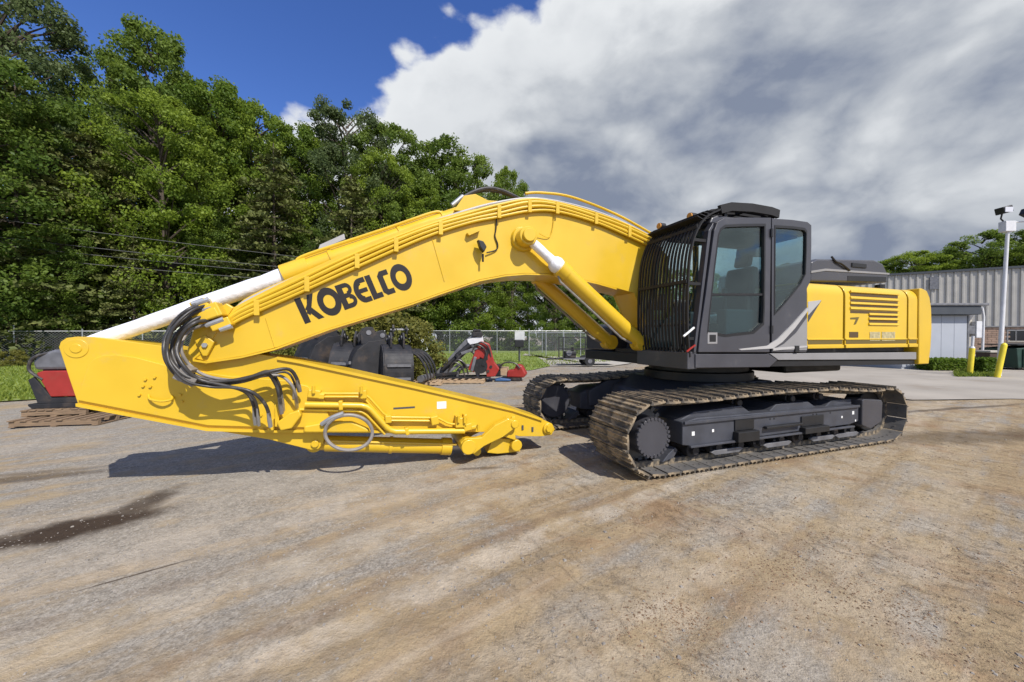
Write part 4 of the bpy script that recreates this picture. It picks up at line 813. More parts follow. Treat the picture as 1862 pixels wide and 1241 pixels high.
# tip linkage
def hub(px, py, y0, y1, r, parent, name='link_pin', m='yellow'):
    x, z = side(px, py, y0); b = MB(); b.cyl((x, y0, z), (x, y1, z), r, 22); return b.build(name, m, parent, smooth=True, bev=.01)
lk = bpy.data.objects.new('bucket_linkage', None); COL.objects.link(lk); lk.parent = EX
for sgn in (-1, 1):
    ya, yb = (-.36, -.27) if sgn < 0 else (.27, .36)
    b = MB(); b.prism(sides([(838, 806), (846, 798), (876, 796), (900, 774), (924, 762), (940, 766), (938, 778), (915, 795), (880, 812), (862, 826), (846, 826), (838, 818)], -.36), ya, yb); b.build('guide_link', 'yellow', lk, bev=.01)
hub(853, 814, -.42, .42, .105, lk); hub(937, 772, -.38, .38, .06, lk)
b = MB(); b.prism(sides([(893, 806), (905, 797), (930, 799), (946, 806), (946, 822), (905, 826), (886, 824)], -.18), -.18, .18); b.build('bucket_link', 'yellow', lk, bev=.012)
hub(940, 811, -.26, .26, .085, lk); hub(998, 780, -.26, .26, .085, lk, 'tip_pin'); hub(868, 822, -.2, .2, .06, lk)
b = MB(); b.cyl((*[side(998, 780, -.27)[0], -.29], side(998, 780, -.27)[1]), (*[side(998, 780, -.27)[0], -.26], side(998, 780, -.27)[1]), .05, 6); b.build('bolt', 'yellow', lk)
for px, py in ((950, 778), (968, 781)):
    x, z = side(px, py, -AY); b = MB(); b.b2(x - .014, x + .014, -AY - .012, -AY + .01, z - .035, z + .035); b.build('keeper_plate', 'trim', arm)
b = MB(); b.prism(sides([(860, 795), (905, 783), (925, 767), (930, 757), (936, 757), (936, 800), (905, 790)], -AY), -AY - .04, -AY + .003); b.build('link_boss', 'yellow', arm, bev=.008)
# arm pipework
def pipe(pts, y, r, m='yellow', name='arm_pipe', par=None):
    P = []
    for i, (px, py) in enumerate(pts): P.append(s3(px, py, y))
    out = [P[0]]
    for i in range(1, len(P) - 1):
        a, q, c = Vector(P[i - 1]), Vector(P[i]), Vector(P[i + 1]); u, w = (a - q).normalized() * .07, (c - q).normalized() * .07
        out += [tuple(q + u), tuple(q + u * .3 + w * .3), tuple(q + w)]
    out.append(P[-1]); b = MB(); b.tube(out, r, 10); return b.build(name, m, par or arm, smooth=True)
pipe([(566, 716), (665, 716), (703, 759), (800, 760), (812, 771), (850, 773)], -AY - .07, .016)
pipe([(570, 722), (660, 722), (699, 765), (795, 766)], -AY - .06, .014)
pipe([(555, 736), (668, 738), (710, 785), (845, 784)], -AY - .08, .040)
pipe([(545, 745), (660, 748), (700, 790)], -AY - .05, .018)
for px, py, w, h in ((572, 716, .14, .10), (585, 720, .07, .07), (661, 717, .08, .11), (706, 762, .08, .10), (790, 764, .10, .12), (838, 768, .16, .14), (850, 776, .12, .10), (832, 762, .05, .10), (846, 758, .05, .08), (862, 776, .12, .05), (620, 737, .05, .12), (740, 784, .05, .1)):
    x, z = side(px, py, -AY - .07); b = MB(); b.box((x, -AY - .06, z), (w, .12, h), Matrix.Rotation(R(random.uniform(-12, 12)), 3, 'Y')); b.build('pipe_clamp', 'yellow', arm, bev=.012)
for (px, py) in ((834, 762), (845, 763), (870, 777), (570, 708), (657, 709)):
    x, z = side(px, py, -AY - .14); b = MB(); b.cyl((x, -AY - .14, z - .05), (x, -AY - .14, z + .04), .02, 8); b.build('pipe_fitting', 'yellow', arm)
x, z = side(803, 737, -AY); b = MB(); b.b2(x - .065, x + .065, -AY - .0035, -AY + .01, z - .05, z + .05); b.build('sticker', 'sticker', arm)
b = MB(); x, z = side(735, 742, -AY); b.b2(x - .14, x + .14, -AY - .003, -AY + .01, z - .012, z + .012); b.build('part_number_stamp', 'trim', arm)
for px, top, bot in ((505, 735, 775), (495, 762, 782)):
    x0, z0 = side(px, bot, -AY - .05); x1, z1 = side(px, top, -AY - .05); b = MB(); b.b2(x0 - .022, x0 + .022, -AY - .09, -AY, z0, z1); b.build('hose_post', 'yellow', arm, bev=.006)
b = MB(); b.prism(sides([(508, 765), (530, 748), (548, 742), (552, 752), (535, 775), (515, 779)], -AY), -AY - .14, -AY - .01); b.build('hose_block', 'yellow', arm, bev=.015)
b = MB(); b.prism(sides([(555, 772), (600, 764), (640, 764), (672, 778), (672, 784), (555, 784)], -AY), -AY - .10, -AY - .01); b.build('pipe_cover', 'yellow', arm, bev=.02)
# hoses boom -> arm
hs_ = bpy.data.objects.new('hose_bundle', None); COL.objects.link(hs_); hs_.parent = EX
H = [
 ([(392, 560), (360, 566), (330, 585), (309, 606), (303, 632), (313, 660), (340, 685), (385, 694), (440, 690), (490, 676), (525, 672), (540, 690), (545, 712)], -.46, .034),
 ([(398, 570), (366, 576), (336, 594), (318, 614), (313, 638), (323, 664), (352, 688), (400, 698), (450, 690), (485, 680), (502, 700), (508, 722), (512, 752)], -.42, .034),
 ([(384, 582), (358, 586), (338, 600), (326, 620), (322, 642), (336, 668), (362, 690), (410, 702), (455, 712), (478, 730), (488, 750), (492, 776)], -.50, .032),
 ([(374, 552), (345, 562), (318, 584), (303, 610), (298, 636), (306, 664), (334, 692), (378, 702), (420, 704), (450, 716), (462, 740), (465, 772)], -.44, .032),
 ([(400, 588), (370, 592), (345, 602), (332, 620), (330, 640), (345, 664), (376, 684), (430, 692), (480, 684), (510, 684), (530, 700), (538, 720), (540, 742)], -.38, .028)]
H += [([(x + 4, y_ - 5) for x, y_ in H[1][0]], -.36, .024), ([(x - 3, y_ + 6) for x, y_ in H[0][0][:-2]] + [(536, 700), (534, 725)], -.34, .022), ([(x + 6, y_ + 2) for x, y_ in H[3][0]], -.52, .024)]
for i, (pts, y, r) in enumerate(H):
    r *= .60; n = len(pts); P = []
    for j, (px, py) in enumerate(pts):
        t = j / (n - 1); yy = y - .14 * math.sin(math.pi * t) + (.10 if j in (0, n - 1) else 0) + .03 * math.sin(j * 1.9 + i); P.append(s3(px, py, yy))
    b = MB(); b.tube(spline(P, 6), r, 10); h = b.build('hose', 'rubber' if i != 4 else 'greyhose', hs_, smooth=True)
    b = MB(); b.tube([P[-2], tuple(Vector(P[-2]).lerp(Vector(P[-1]), .6)), P[-1]], [r * 1.0, r * 1.3, r * 1.2], 10); b.build('hose_sleeve', 'greyhose' if i in (0, 1) else 'steel', h, smooth=True)
for (px, py) in ((330, 684), (348, 692), (338, 676)):
    x, z = side(px, py, -.60); b = MB(); b.box((x, -.56, z), (.10, .16, .10), Matrix.Rotation(R(30), 3, 'Y')); b.build('hose_clamp', 'greyhose', hs_, bev=.01)
# coiled loose hose hanging below the arm
pts = []
for a in np.linspace(R(150), R(-215), 26): pts.append((634 + 43 * math.cos(a), 787 - 32 * math.sin(a)))
b = MB(); b.tube(spline([s3(px, py, -AY - .16 - .02 * math.sin(i * .5)) for i, (px, py) in enumerate(pts)], 3), .022, 8); b.build('hose', 'greyhose', hs_, smooth=True)
b = MB(); b.tube(spline([s3(585, 772, -AY - .12), s3(604, 760, -AY - .16), s3(625, 752, -AY - .18)], 4), .03, 8); b.build('hose_sleeve', 'steel', hs_, smooth=True)

# ------------------------------------------------------------------ pallets and attachments in the yard
def pallet(label, loc, rz, L=1.2, Wd=1.0, m='wood', group='wooden pallets under the attachments', tilt=(0, 0)):
    t = thing('pallet', label, 'pallet', (*loc[:2], loc[2] if len(loc) > 2 else 0), rz, group); t.rotation_euler = (tilt[0], tilt[1], rz)
    for y in (-Wd / 2 + .05, 0, Wd / 2 - .05):
        b = MB(); b.b2(-L / 2, L / 2, y - .035, y + .035, .022, .118); b.build('stringer', m, t)
    pl = MB(); pl.b2(-.05, .05, -Wd / 2, Wd / 2, 0, .02); me = None
    n = 8
    for k in range(n):
        x = -L / 2 + .05 + (L - .10) * k / (n - 1); b = MB(); j = random.uniform(-.015, .015); b.b2(x - .052, x + .052, -Wd / 2 + j, Wd / 2 + j, .1195, .140); b.build('plank', m, t)
    for x in (-L / 2 + .05, 0, L / 2 - .05):
        b = MB(); b.b2(x - .05, x + .05, -Wd / 2, Wd / 2, 0, .0205); b.build('plank', m, t)
    return t
# left edge: red and grey plate compactor on stacked pallets
LP = gr(118, 766); 
pallet('grey brown pallet lying flat on the gravel beneath the other at the yard edge', (LP[0] + .28, LP[1] - .02, .0), R(9), 1.5, .95, 'wood')
pallet('upper pallet carrying the red and grey compactor', (LP[0] - .12, LP[1] + .25, .142), R(14), 1.05, .9, 'wood')
t = thing('plate_compactor', 'red hydraulic plate compactor with grey top and dark side plates on pallets', 'compactor', (LP[0] - .02, LP[1] + .30, .284), R(10))
b = MB(); b.prism([(-.62, .06), (-.55, 0), (.55, 0), (.62, .06), (.62, .10), (-.62, .10)], -.36, .36); b.build('base_plate', 'iron', t, bev=.01)
for y in (-.33, .33):
    b = MB(); b.prism([(-.46, .10), (-.62, .60), (-.52, .66), (-.22, .22), (.22, .22), (.52, .66), (.62, .60), (.46, .10)], y - .02, y + .02); b.build('side_plate', 'iron', t, bev=.01)
b = MB(); b.prism([(-.46, .74), (-.22, .24), (.24, .24), (.46, .74), (.36, .78), (-.36, .78)], -.37, .37); b.build('vibrator_body', 'red', t, bev=.02)
b = MB(); b.cyl((0, -.31, .50), (0, -.36, .50), .10, 20); b.build('bearing_cap', 'iron', t, smooth=True)
for x in (-.42, .42):
    b = MB(); b.cyl((x, -.22, .3), (x, .22, .3), .13, 18); b.build('rubber_mount', 'black', t, smooth=True)
b = MB(); b.prism([(-.52, .80), (-.56, .96), (-.45, 1.12), (-.2, 1.22), (.2, 1.22), (.45, 1.12), (.56, .96), (.52, .80)], -.34, .34); b.build('top_hood', 'irongrey', t, bev=.06)
b = MB(); b.b2(-.42, .42, -.28, .28, .74, .80); b.build('mount_plate', 'black', t)
b = MB(); b.tube(spline([(-.3, -.3, 1.15), (-.5, -.38, 1.05), (-.58, -.36, .8), (-.35, -.36, .6)], 5), .03, 8); b.build('hose', 'rubber', t, smooth=True)

# row of black buckets behind the arm
def bucket(label, loc, rz, w=.9, s=1.0, teeth=5, lean=0.0):
    t = thing('excavator_bucket', label, 'bucket', (*loc, 0), rz, 'black buckets standing in a row'); t.scale = (s, s, s); t.rotation_euler = (lean, 0, rz)
    back = [(-.55, .02), (-.62, .35), (-.60, .75), (-.45, 1.10), (-.15, 1.32), (.20, 1.36), (.48, 1.22)]
    mouth = [(.60, .95), (.62, .5), (.55, .06)]
    prof = back + mouth
    for y in (-w / 2, w / 2):
        b = MB(); b.prism([(x, z) for x, z in prof], y - .02, y + .02); b.build('side_plate', 'iron', t, bev=.008)
    b = MB(); sp = [(p.x, p.y) for p in spline([(x, z, 0) for x, z in back], 4)]
    for i in range(len(sp) - 1):
        (x0, z0), (x1, z1) = sp[i], sp[i + 1]; d = Vector((x1 - x0, z1 - z0)).normalized(); n = Vector((d.y, -d.x)) * .03
        b.prism([(x0, z0), (x1, z1), (x1 + n.x, z1 + n.y), (x0 + n.x, z0 + n.y)], -w / 2 + .021, w / 2 - .021)
    b.build('shell', 'iron', t)
    for y in (-w * .22, w * .22):
        b = MB(); b.prism([(-.30, 1.26), (-.32, 1.55), (-.18, 1.74), (.02, 1.74), (.10, 1.60), (.30, 1.66), (.42, 1.52), (.36, 1.30)], y - .03, y + .03); e = b.build('hinge_ear', 'iron', t, bev=.01)
        for (x, z) in ((-.1, 1.58), (.28, 1.5)):
            q = MB(); q.cyl((x, y - .05, z), (x, y + .05, z), .07, 16); q.build('pin_boss', 'irongrey', e, smooth=True)
    b = MB(); b.b2(.52, .60, -w / 2, w / 2, .0, .10); b.build('cutting_lip', 'irongrey', t)
    for k in range(teeth):
        y = -w / 2 + .08 + (w - .16) * k / max(1, teeth - 1); b = MB(); b.prism([(.50, .09), (.62, .10), (.74, .03), (.56, .01)], y - .05, y + .05); b.build('tooth', 'irongrey', t)
    for z0 in (.35, .75):
        b = MB(); b.b2(-.66, -.60, -w / 2 + .08, w / 2 - .08, z0 - .04, z0 + .04); b.build('wear_strip', 'irongrey', t)
    return t
for i, (px, d, rz, w, s, lab) in enumerate((
        (590, 13.6, R(50), 1.0, 1.34, 'black bucket at the hidden end of the row with its back to the bush'),
        (632, 13.3, R(100), .85, 1.14, 'black bucket with a pale worn back, second from the hidden end of the row'),
        (675, 12.9, R(35), .75, 1.20, 'narrow black bucket turned sideways in the middle of the row'),
        (717, 12.8, R(118), .85, 1.10, 'black bucket with brown dusty back plate beside the curved rake'))):
    bucket(lab, at(px, d), rz, w, s, 5, (0, .06, -.05, .03)[i])
# tall quick-coupler upright behind last bucket
t = thing('quick_coupler', 'black coupler block with twin lugs standing up behind the last bucket', 'coupler', (*at(727, 14.3), 0), R(20))
b = MB(); b.b2(-.32, .32, -.25, .25, 0, 1.5); b.build('stand', 'iron', t, bev=.03)
for x in (-.24, .24):
    b = MB(); b.prism([(-.22, 1.5), (-.25, 2.0), (-.1, 2.22), (.12, 2.22), (.25, 2.0), (.22, 1.5)], x - .04, x + .04, 'x'); b.build('lug', 'iron', t, bev=.01)
b = MB(); b.cyl((-.34, 0, 2.02), (.34, 0, 2.02), .07, 16); b.build('pin', 'irongrey', t, smooth=True)
# curved grapple rake
t = thing('grapple_rake', 'black grapple rake with curved tines drooping beside the buckets', 'rake', (*at(752, 13.6), 0.14), R(-8))
for k in range(4):
    y = -.45 + .3 * k; b = MB(); sp = spline([(-.35, y, 1.05), (-.05, y, 1.12), (.35, y, .95), (.62, y, .55), (.72, y, .12)], 5); b.tube(sp, [.075 - .045 * i / (len(sp) - 1) for i in range(len(sp))], 8); b.build('tine', 'iron', t, smooth=True)
b = MB(); b.cyl((-.35, -.55, 1.05), (-.35, .55, 1.05), .11, 18); b.build('torque_tube', 'iron', t, smooth=True)
b = MB(); b.prism([(-.60, 0), (-.55, 1.0), (-.3, 1.2), (-.15, 1.0), (-.1, 0)], -.3, .3); b.build('mount_frame', 'iron', t, bev=.02)
b = MB(); b.cyl((.45, -.5, .15), (.45, .5, .15), .12, 16); b.build('roller', 'irongrey', t, smooth=True)
pallet('pale pallet under the curved rake', (*at(768, 14.0), 0), R(4), 1.5, 1.0, 'woodlt')
pallet('pale pallet under the dark end of the red mulcher', (*at(838, 14.6), 0), R(-3), 1.9, 1.0, 'woodlt')
# red and black mulcher with raised arm
t = thing('brush_mulcher', 'red and black hydraulic mulcher head with raised grey arm on pallets', 'mulcher', (*at(862, 14.9), .14), R(3)); t.scale = (1.12, 1.1, 1.14)
b = MB(); b.prism([(-1.35, .18), (-1.15, .05), (-.95, .20), (.12, 1.22), (.18, 1.45), (-.05, 1.50), (-.35, 1.28)], -.16, .16); b.build('arm', 'irongrey', t, bev=.03)
b = MB(); b.tube([(-1.1, -.22, .30), (-.15, -.22, 1.12)], .075, 14); b.tube([(-.6, -.22, .74), (-.12, -.22, 1.15)], .10, 14); b.build('ram', 'iron', t, smooth=True)
b = MB(); b.tube(spline([(-.9, -.3, .2), (-.6, -.34, .62), (-.2, -.3, .95), (.1, -.3, .75), (.3, -.3, .3)], 5), .04, 8); b.build('hose', 'rubber', t, smooth=True)
b = MB(); b.prism([(-.2, .30), (.05, .95), (.25, 1.28), (.55, 1.18), (.72, .55), (.9, .32), (.75, .06), (.45, .04), (.40, .62), (.22, .72), (.02, .2)], -.34, .34); b.build('housing', 'red', t, bev=.03)
b = MB(); b.cyl((.22, -.36, .42), (.22, .36, .42), .26, 22); b.build('rotor', 'black', t, smooth=True)
b = MB(); b.tube(spline([(-.62, -.2, .0), (-.5, -.2, .30), (-.2, -.2, .42), (.08, -.2, .28), (.15, -.2, .02)], 5), .07, 10); b.build('skid_hoop', 'irongrey', t, smooth=True)
b = MB(); b.b2(-1.3, .6, -.35, .35, -.0, .06); b.build('skid', 'iron', t)
b = MB(); b.b2(-.05, .30, -.25, .25, 1.42, 1.58); b.cyl((-.02, -.2, 1.6), (.1, -.2, 1.66), .06, 10); b.b2(.1, .24, -.2, .1, 1.58, 1.68); b.build('valve_block', 'iron', t, bev=.03)
b = MB(); b.box((.06, -.18, 1.30), (.55, .05, .2), Matrix.Rotation(R(-12), 3, 'Y')); b.build('data_plate', 'whitemetal', t)
for k, (x_, z_, a_, ln) in enumerate(((-.75, .30, 35, .7), (-.45, .62, -50, .5), (-.15, .95, 20, .6), (-.95, .16, 5, .8), (.0, .5, 75, .5))):
    b = MB(); b.box((x_, -.30 - .02 * k, z_), (ln, .07, .10), Matrix.Rotation(R(-a_), 3, 'Y')); b.build('brace', 'iron' if k % 2 else 'irongrey', t, bev=.012)
for k in range(5):
    rr_ = random.Random(k); x_ = rr_.uniform(-1.0, .1); z_ = .2 + (x_ + 1.0) * .75; b = MB(); b.tube(spline([(x_, -.33, z_), (x_ + .18, -.42, z_ + .25), (x_ + .45, -.40, z_ + .1), (x_ + .55, -.33, z_ - .25)], 5), .028, 7); b.build('hose', 'rubber', t, smooth=True)
for x_, z_ in ((.30, 1.05), (.52, .95), (.60, .40), (.12, .45), (.5, .25)):
    b = MB(); b.cyl((x_, -.345, z_), (x_, -.37, z_), .05, 10); b.build('bolt', 'iron', t)
b = MB(); b.box((.42, -.36, .72), (.12, .04, .62), Matrix.Rotation(R(18), 3, 'Y')); b.build('guard_strip', 'black', t, bev=.01)
t = thing('hydraulic_breaker', 'low red hammer body lying at the end of the mulcher pallets', 'hammer', (*at(934, 15.3), .0), R(-10))
b = MB(); b.prism([(-.25, .12), (-.22, .40), (.05, .44), (.15, .66), (.36, .60), (.55, .26), (.45, .12)], -.25, .25); b.build('body', 'red', t, bev=.05)
b = MB(); b.b2(-.52, -.23, -.2, .2, .18, .52); b.build('bracket', 'woodlt', t, bev=.02)
b = MB(); b.b2(-.75, -.50, -.22, .2, .14, .36); b.cyl((-.64, -.25, .5), (-.64, .2, .5), .14, 14); b.build('coupling', 'iron', t, bev=.02)
b = MB(); b.tube(spline([(-.6, -.26, .5), (-.3, -.32, .72), (.1, -.3, .7), (.3, -.28, .5)], 5), .03, 7); b.build('hose', 'rubber', t, smooth=True)
b = MB(); b.b2(-.5, .3, -.3, .3, .0, .115); b.build('skid', 'iron', t)
t = thing('tarp_bundle', 'small flat blue plastic bundle on the gravel by the red hammer', 'tarp', (*at(914, 15.0), 0), R(5))
b = MB(); b.prism([(-.3, 0), (-.32, .07), (-.1, .12), (.15, .09), (.33, .06), (.3, 0)], -.2, .2); b.build('folded_sheet', 'blue', t, bev=.03)
# open cage trailer
t = thing('utility_trailer', 'thin framed dark utility trailer parked on the pale drive', 'trailer', (*at(1064, 23), 0), R(4))
b = MB(); b.b2(-1.5, 1.9, -.65, .65, .40, .46); b.build('bed', 'irongrey', t)
for x in (-1.5, .2, 1.9):
    for y in (-.65, .65):
        b = MB(); b.b2(x - .03, x + .03, y - .03, y + .03, .46, 1.75); b.build('upright', 'iron', t)
for y in (-.65, .65):
    for z in (1.0, 1.72):
        b = MB(); b.b2(-1.47, 1.87, y - .02, y + .02, z - .02, z + .02); b.build('rail', 'iron', t)
    b = MB(); b.cyl((.1, y - .1, .30), (.1, y + .1, .30), .30, 24); w_ = b.build('wheel', 'black', t, smooth=True)
    b = MB(); b.cyl((.1, y - .115, .30), (.1, y + .115, .30), .13, 18); b.build('rim', 'irongrey', w_, smooth=True)
b = MB(); b.tube([(-1.5, 0, .43), (-2.4, 0, .40)], .05, 8); b.build('drawbar', 'iron', t)
t = thing('pressure_washer', 'small dark engine unit standing on the trailer bed', 'engine unit', (*at(1036, 22.8), .46), R(4))
b = MB(); b.b2(-.35, .35, -.25, .25, .0, .42); b.build('engine_block', 'iron', t, bev=.06)
b = MB(); b.cyl((-.1, -.27, .32), (-.1, -.30, .32), .17, 18); b.build('starter_cover', 'irongrey', t, smooth=True)
b = MB(); b.cyl((.18, 0, .42), (.18, 0, .66), .08, 12); b.build('exhaust_pipe', 'black', t, smooth=True)

# ------------------------------------------------------------------ chain-link fences and signs
def fence(name_label, p0, p1, h0, h1, n, seed):
    A, B = Vector((*p0, 0)), Vector((*p1, 0)); t = thing('chain_link_fence', name_label, 'fence', (*p0, 0), math.atan2(B.y - A.y, B.x - A.x)); L = (B - A).length; rng = random.Random(seed)
    hh = lambda u: h0 + (h1 - h0) * u / L
    for i in range(n + 1):
        u = L * i / n; b = MB(); e = .12 + (.22 if i % 4 == 0 else 0); b.cyl((u, 0, 0), (u, 0, hh(u) + e), .038, 8); b.cyl((u, 0, hh(u) + e), (u, 0, hh(u) + e + .04), .045, 8); b.build('post', 'steel', t, smooth=True)
    b = MB(); b.tube([(0, 0, h0), (L, 0, h1)], .026, 8); b.build('rail', 'steel', t, smooth=True)
    b = MB(); w = .0055
    sp = .16
    for s_ in (-1, 1):
        u = -max(h0, h1)
        while u < L + max(h0, h1):
            # strip from (u,0) going up at 45 degrees
            ua, za, ub, zb = (u, .04, u + (max(h0, h1) - .04), max(h0, h1)) if s_ > 0 else (u, .04, u - (max(h0, h1) - .04), max(h0, h1))
            # clip to the panel
            f0, f1 = 0.0, 1.0
            for lo, hi, c0, c1 in ((0, L, ua, ub),):
                d = c1 - c0; a_, b_ = sorted(((lo - c0) / d, (hi - c0) / d)); f0, f1 = max(f0, a_), min(f1, b_)
            f1 = min(f1, (hh(min(max(ub, 0), L)) - za) / (zb - za))
            if f1 > f0:
                x0, z0, x1, z1 = ua + (ub - ua) * f0, za + (zb - za) * f0, ua + (ub - ua) * f1, za + (zb - za) * f1; nx, nz = -s_ * w * .7, w * .7; y = .03 + .004 * s_
                b.add([(x0 - nx, y, z0 - nz), (x0 + nx, y, z0 + nz), (x1 + nx, y, z1 + nz), (x1 - nx, y, z1 - nz)], [(0, 1, 2, 3)])
            u += sp
    tag(b.build('wire_mesh', 'wire', t), kind='stuff'); return t
FA, FB, FC = (-42, 17.5), (-9.2, 38.5), (18, 43.5)
fence('long galvanised chain link fence running along the foot of the woods behind the arm', FA, FB, 2.0, 2.35, 13, 1)
fence('galvanised chain link fence closing the far end of the lawn with white posts', (FB[0] + .25, FB[1] + .1), FC, 2.35, 2.4, 11, 2)
fence('short chain link gate run beside the pale drive nearer than the end fence', at(962, 34), at(1120, 33), 2.1, 2.1, 5, 3)
def board(label, px, py, d, w, h, post=True):
    x, y = at(px, d); z = hz(py, d); t = thing('sign', label, 'sign', (x, y, 0), R(3))
    b = MB(); b.b2(-w / 2, w / 2, -.02, .0, z - h / 2, z + h / 2); b.build('board', 'signwhite', t)
    b = MB(); b.b2(-.04, .04, .002, .07, 0, z + h / 2 - .03); b.build('post', 'steel', t)
board('blank white sign board beside the yellow leaved bush', 757, 613, 30, 1.15, .85)
board('small blank white sign above a black box on a post', 945, 611, 26, .68, .62)
x, y = at(944, 25.7); t = thing('mail_box', 'black box on a thin post under the small white sign', 'box', (x, y, 0), 0)
b = MB(); b.b2(-.32, .32, -.2, .2, 1.02, 1.55); b.build('box', 'black', t, bev=.05)
b = MB(); b.b2(-.05, .05, -.05, .05, 0, 1.02); b.build('post', 'iron', t)
x, y = at(775, 33); t = thing('marker_post', 'tiny white marker post standing in the grass by the fence', 'marker', (x, y, 0))
b = MB(); b.cyl((0, 0, 0), (0, 0, .95), .12, 12); b.build('stem', 'whitemetal', t); b = MB(); b.cyl((0, 0, .952), (0, 0, 1.15), .2, 12, .08); b.build('cap', 'whitemetal', t)

# ------------------------------------------------------------------ buildings on the right
wh = thing('warehouse', 'long grey corrugated metal warehouse with a low brick base and dark windows', 'warehouse', (36.3, 43.4, 0), 0)
wa, wb = Vector((36.3, 43.4, 0)), Vector((64.3, 27.4, 0)); wl = (wb - wa).length; wh.rotation_euler = (0, 0, math.atan2(wb.y - wa.y, wb.x - wa.x))
WH, BRK = 8.35, 2.75
b = MB(); b.b2(0, wl, .03, 16, 0, BRK - .02); b.build('wall', 'mortar', wh)
prof = []; n = int(wl / .55)
for i in range(n):
    u = .55 * i; prof += [(u, .0), (u + .30, .0), (u + .36, -.09), (u + .49, -.09)]
prof += [(wl, 0)]
V = [(u, y, BRK) for u, y in prof] + [(u, y, WH) for u, y in prof]; m_ = len(prof)
b = MB(); b.add(V, [(i, i + 1, m_ + i + 1, m_ + i) for i in range(m_ - 1)]); b.b2(0, wl, .05, 16, BRK, WH - .02); tag(b.build('cladding', 'sheet', wh), kind='stuff')
b = MB(); b.b2(-.1, wl + .1, -.20, 16.1, WH, WH + .22); b.build('roof', 'roofdark', wh)
b = MB(); b.b2(0, wl, -.13, .02, BRK - .06, BRK + .06); b.build('drip_trim', 'ltgrey', wh)
# bricks: courses of real units on the stretch in view, within the piece limit
def wx(px):                                          # where on the facade a pixel column falls
    d = ray(px, YH); wdir = (wb - wa).normalized(); nrm = Vector((-wdir.y, wdir.x, 0)); tt = (wa - CAMP).dot(nrm) / d.dot(nrm); return (CAMP + d * tt - wa).dot(wdir)
u0, u1 = wx(1755), wx(1870)
wins = [(wx(1833), wx(1846)), (wx(1848), wx(1866)), (wx(1868), wx(1890))]
WZ0, WZ1 = hz(620, 36), hz(602, 36)
b = MB(); rows = int((BRK - .1) / .20)
for r_ in range(rows):
    z = .06 + r_ * .20; u = u0 - 3 + (.3 if r_ % 2 else 0)
    while u < u1 + 3:
        if not any(a - .1 < u + .28 and u < c + .1 and WZ0 - .2 < z + .1 < WZ1 + .15 for a, c in wins): b.b2(u, u + .57, -.02 + random.uniform(-.006, .006), .031, z, z + .175)
        u += .60
tag(b.build('brick_course', 'brick', wh), kind='stuff')
for a, c in wins:
    b = MB(); b.b2(a, c, -.012, .05, WZ0, WZ1); w_ = b.build('window', 'darkglass', wh)
    b = MB(); b.b2(a - .05, c + .05, -.06, .04, WZ0 - .12, WZ0 - .003); b.build('sill', 'slab', w_)
    b = MB(); b.b2(a - .08, a - .002, -.045, .04, WZ0, WZ1); b.b2(c + .002, c + .08, -.045, .04, WZ0, WZ1); b.b2(a - .08, c + .08, -.045, .04, WZ1 + .002, WZ1 + .1); b.build('frame', 'ltgrey', w_)
va, vb_ = wx(1688), wx(1704); b = MB(); b.b2(va, vb_, -.20, -.092, hz(533, 42), hz(512, 42)); b.build('wall_vent', 'irongrey', wh)
# low annex with dark fascia
SD = 20.3
sx0, sx1 = at(1640, SD)[0], at(1757, SD)[0]; sh = thing('shed', 'flat roofed grey shed with dark fascia in front of the warehouse', 'shed', (0, SD, 0))
zt = hz(553, SD)
b = MB(); b.b2(sx0, sx1, 0, 5, 0, zt - .62); b.build('wall', 'shedwall', sh, bev=.01)
npan = 5
for k in range(npan):
    a = sx0 + (sx1 - sx0) * k / npan; c = sx0 + (sx1 - sx0) * (k + 1) / npan; b = MB(); b.b2(a + .008, c - .008, -.03, -.001, .12, zt - .63); b.build('wall_panel', 'shedwall', sh, bev=.004)
b = MB(); b.b2(sx0 - .3, sx1 + .30, -.40, 5.3, zt - .60, zt - .14); b.build('fascia', 'roofdark', sh, bev=.02)
b = MB(); b.b2(sx0 - .35, sx1 + .62, -.48, 5.4, zt - .13, zt); b.build('roof', 'irongrey', sh, bev=.02)
b = MB(); b.b2(sx1 + .003, sx1 + .10, -.05, .4, 0, zt - .62); b.build('corner_trim', 'irongrey', sh)
b = MB(); b.prism([(sx1 + .12, zt - .62), (sx1 + .95, zt - .15), (sx1 + .95, zt - .32), (sx1 + .42, zt - 1.1), (sx1 + .3, zt - 1.1)], .3, .6); b.build('eave_shade_block', 'irongrey', sh)  # grey block shaped as the shade under the roof overhang
b = MB(); b.tube([(sx1 + .95, .1, zt - .2), (sx1 + 1.05, .1, zt - .7), (sx1 + 1.0, .1, .1)], .055, 10); b.build('downpipe', 'whitemetal', sh, smooth=True)
for (a, c, z0, z1, m_) in ((.25, .62, 1.9, 2.35, 'irongrey'), (.68, 1.02, 1.7, 2.6, 'whitemetal'), (.2, .55, 1.2, 1.75, 'slab')):
    b = MB(); b.b2(sx1 + a, sx1 + c, .1, .35, z0, z1); b.build('meter_box', m_, sh, bev=.02)
b = MB(); b.b2(sx1 + .15, sx1 + .8, .36, .42, 0, 2.7); b.build('meter_panel', 'slab', sh)
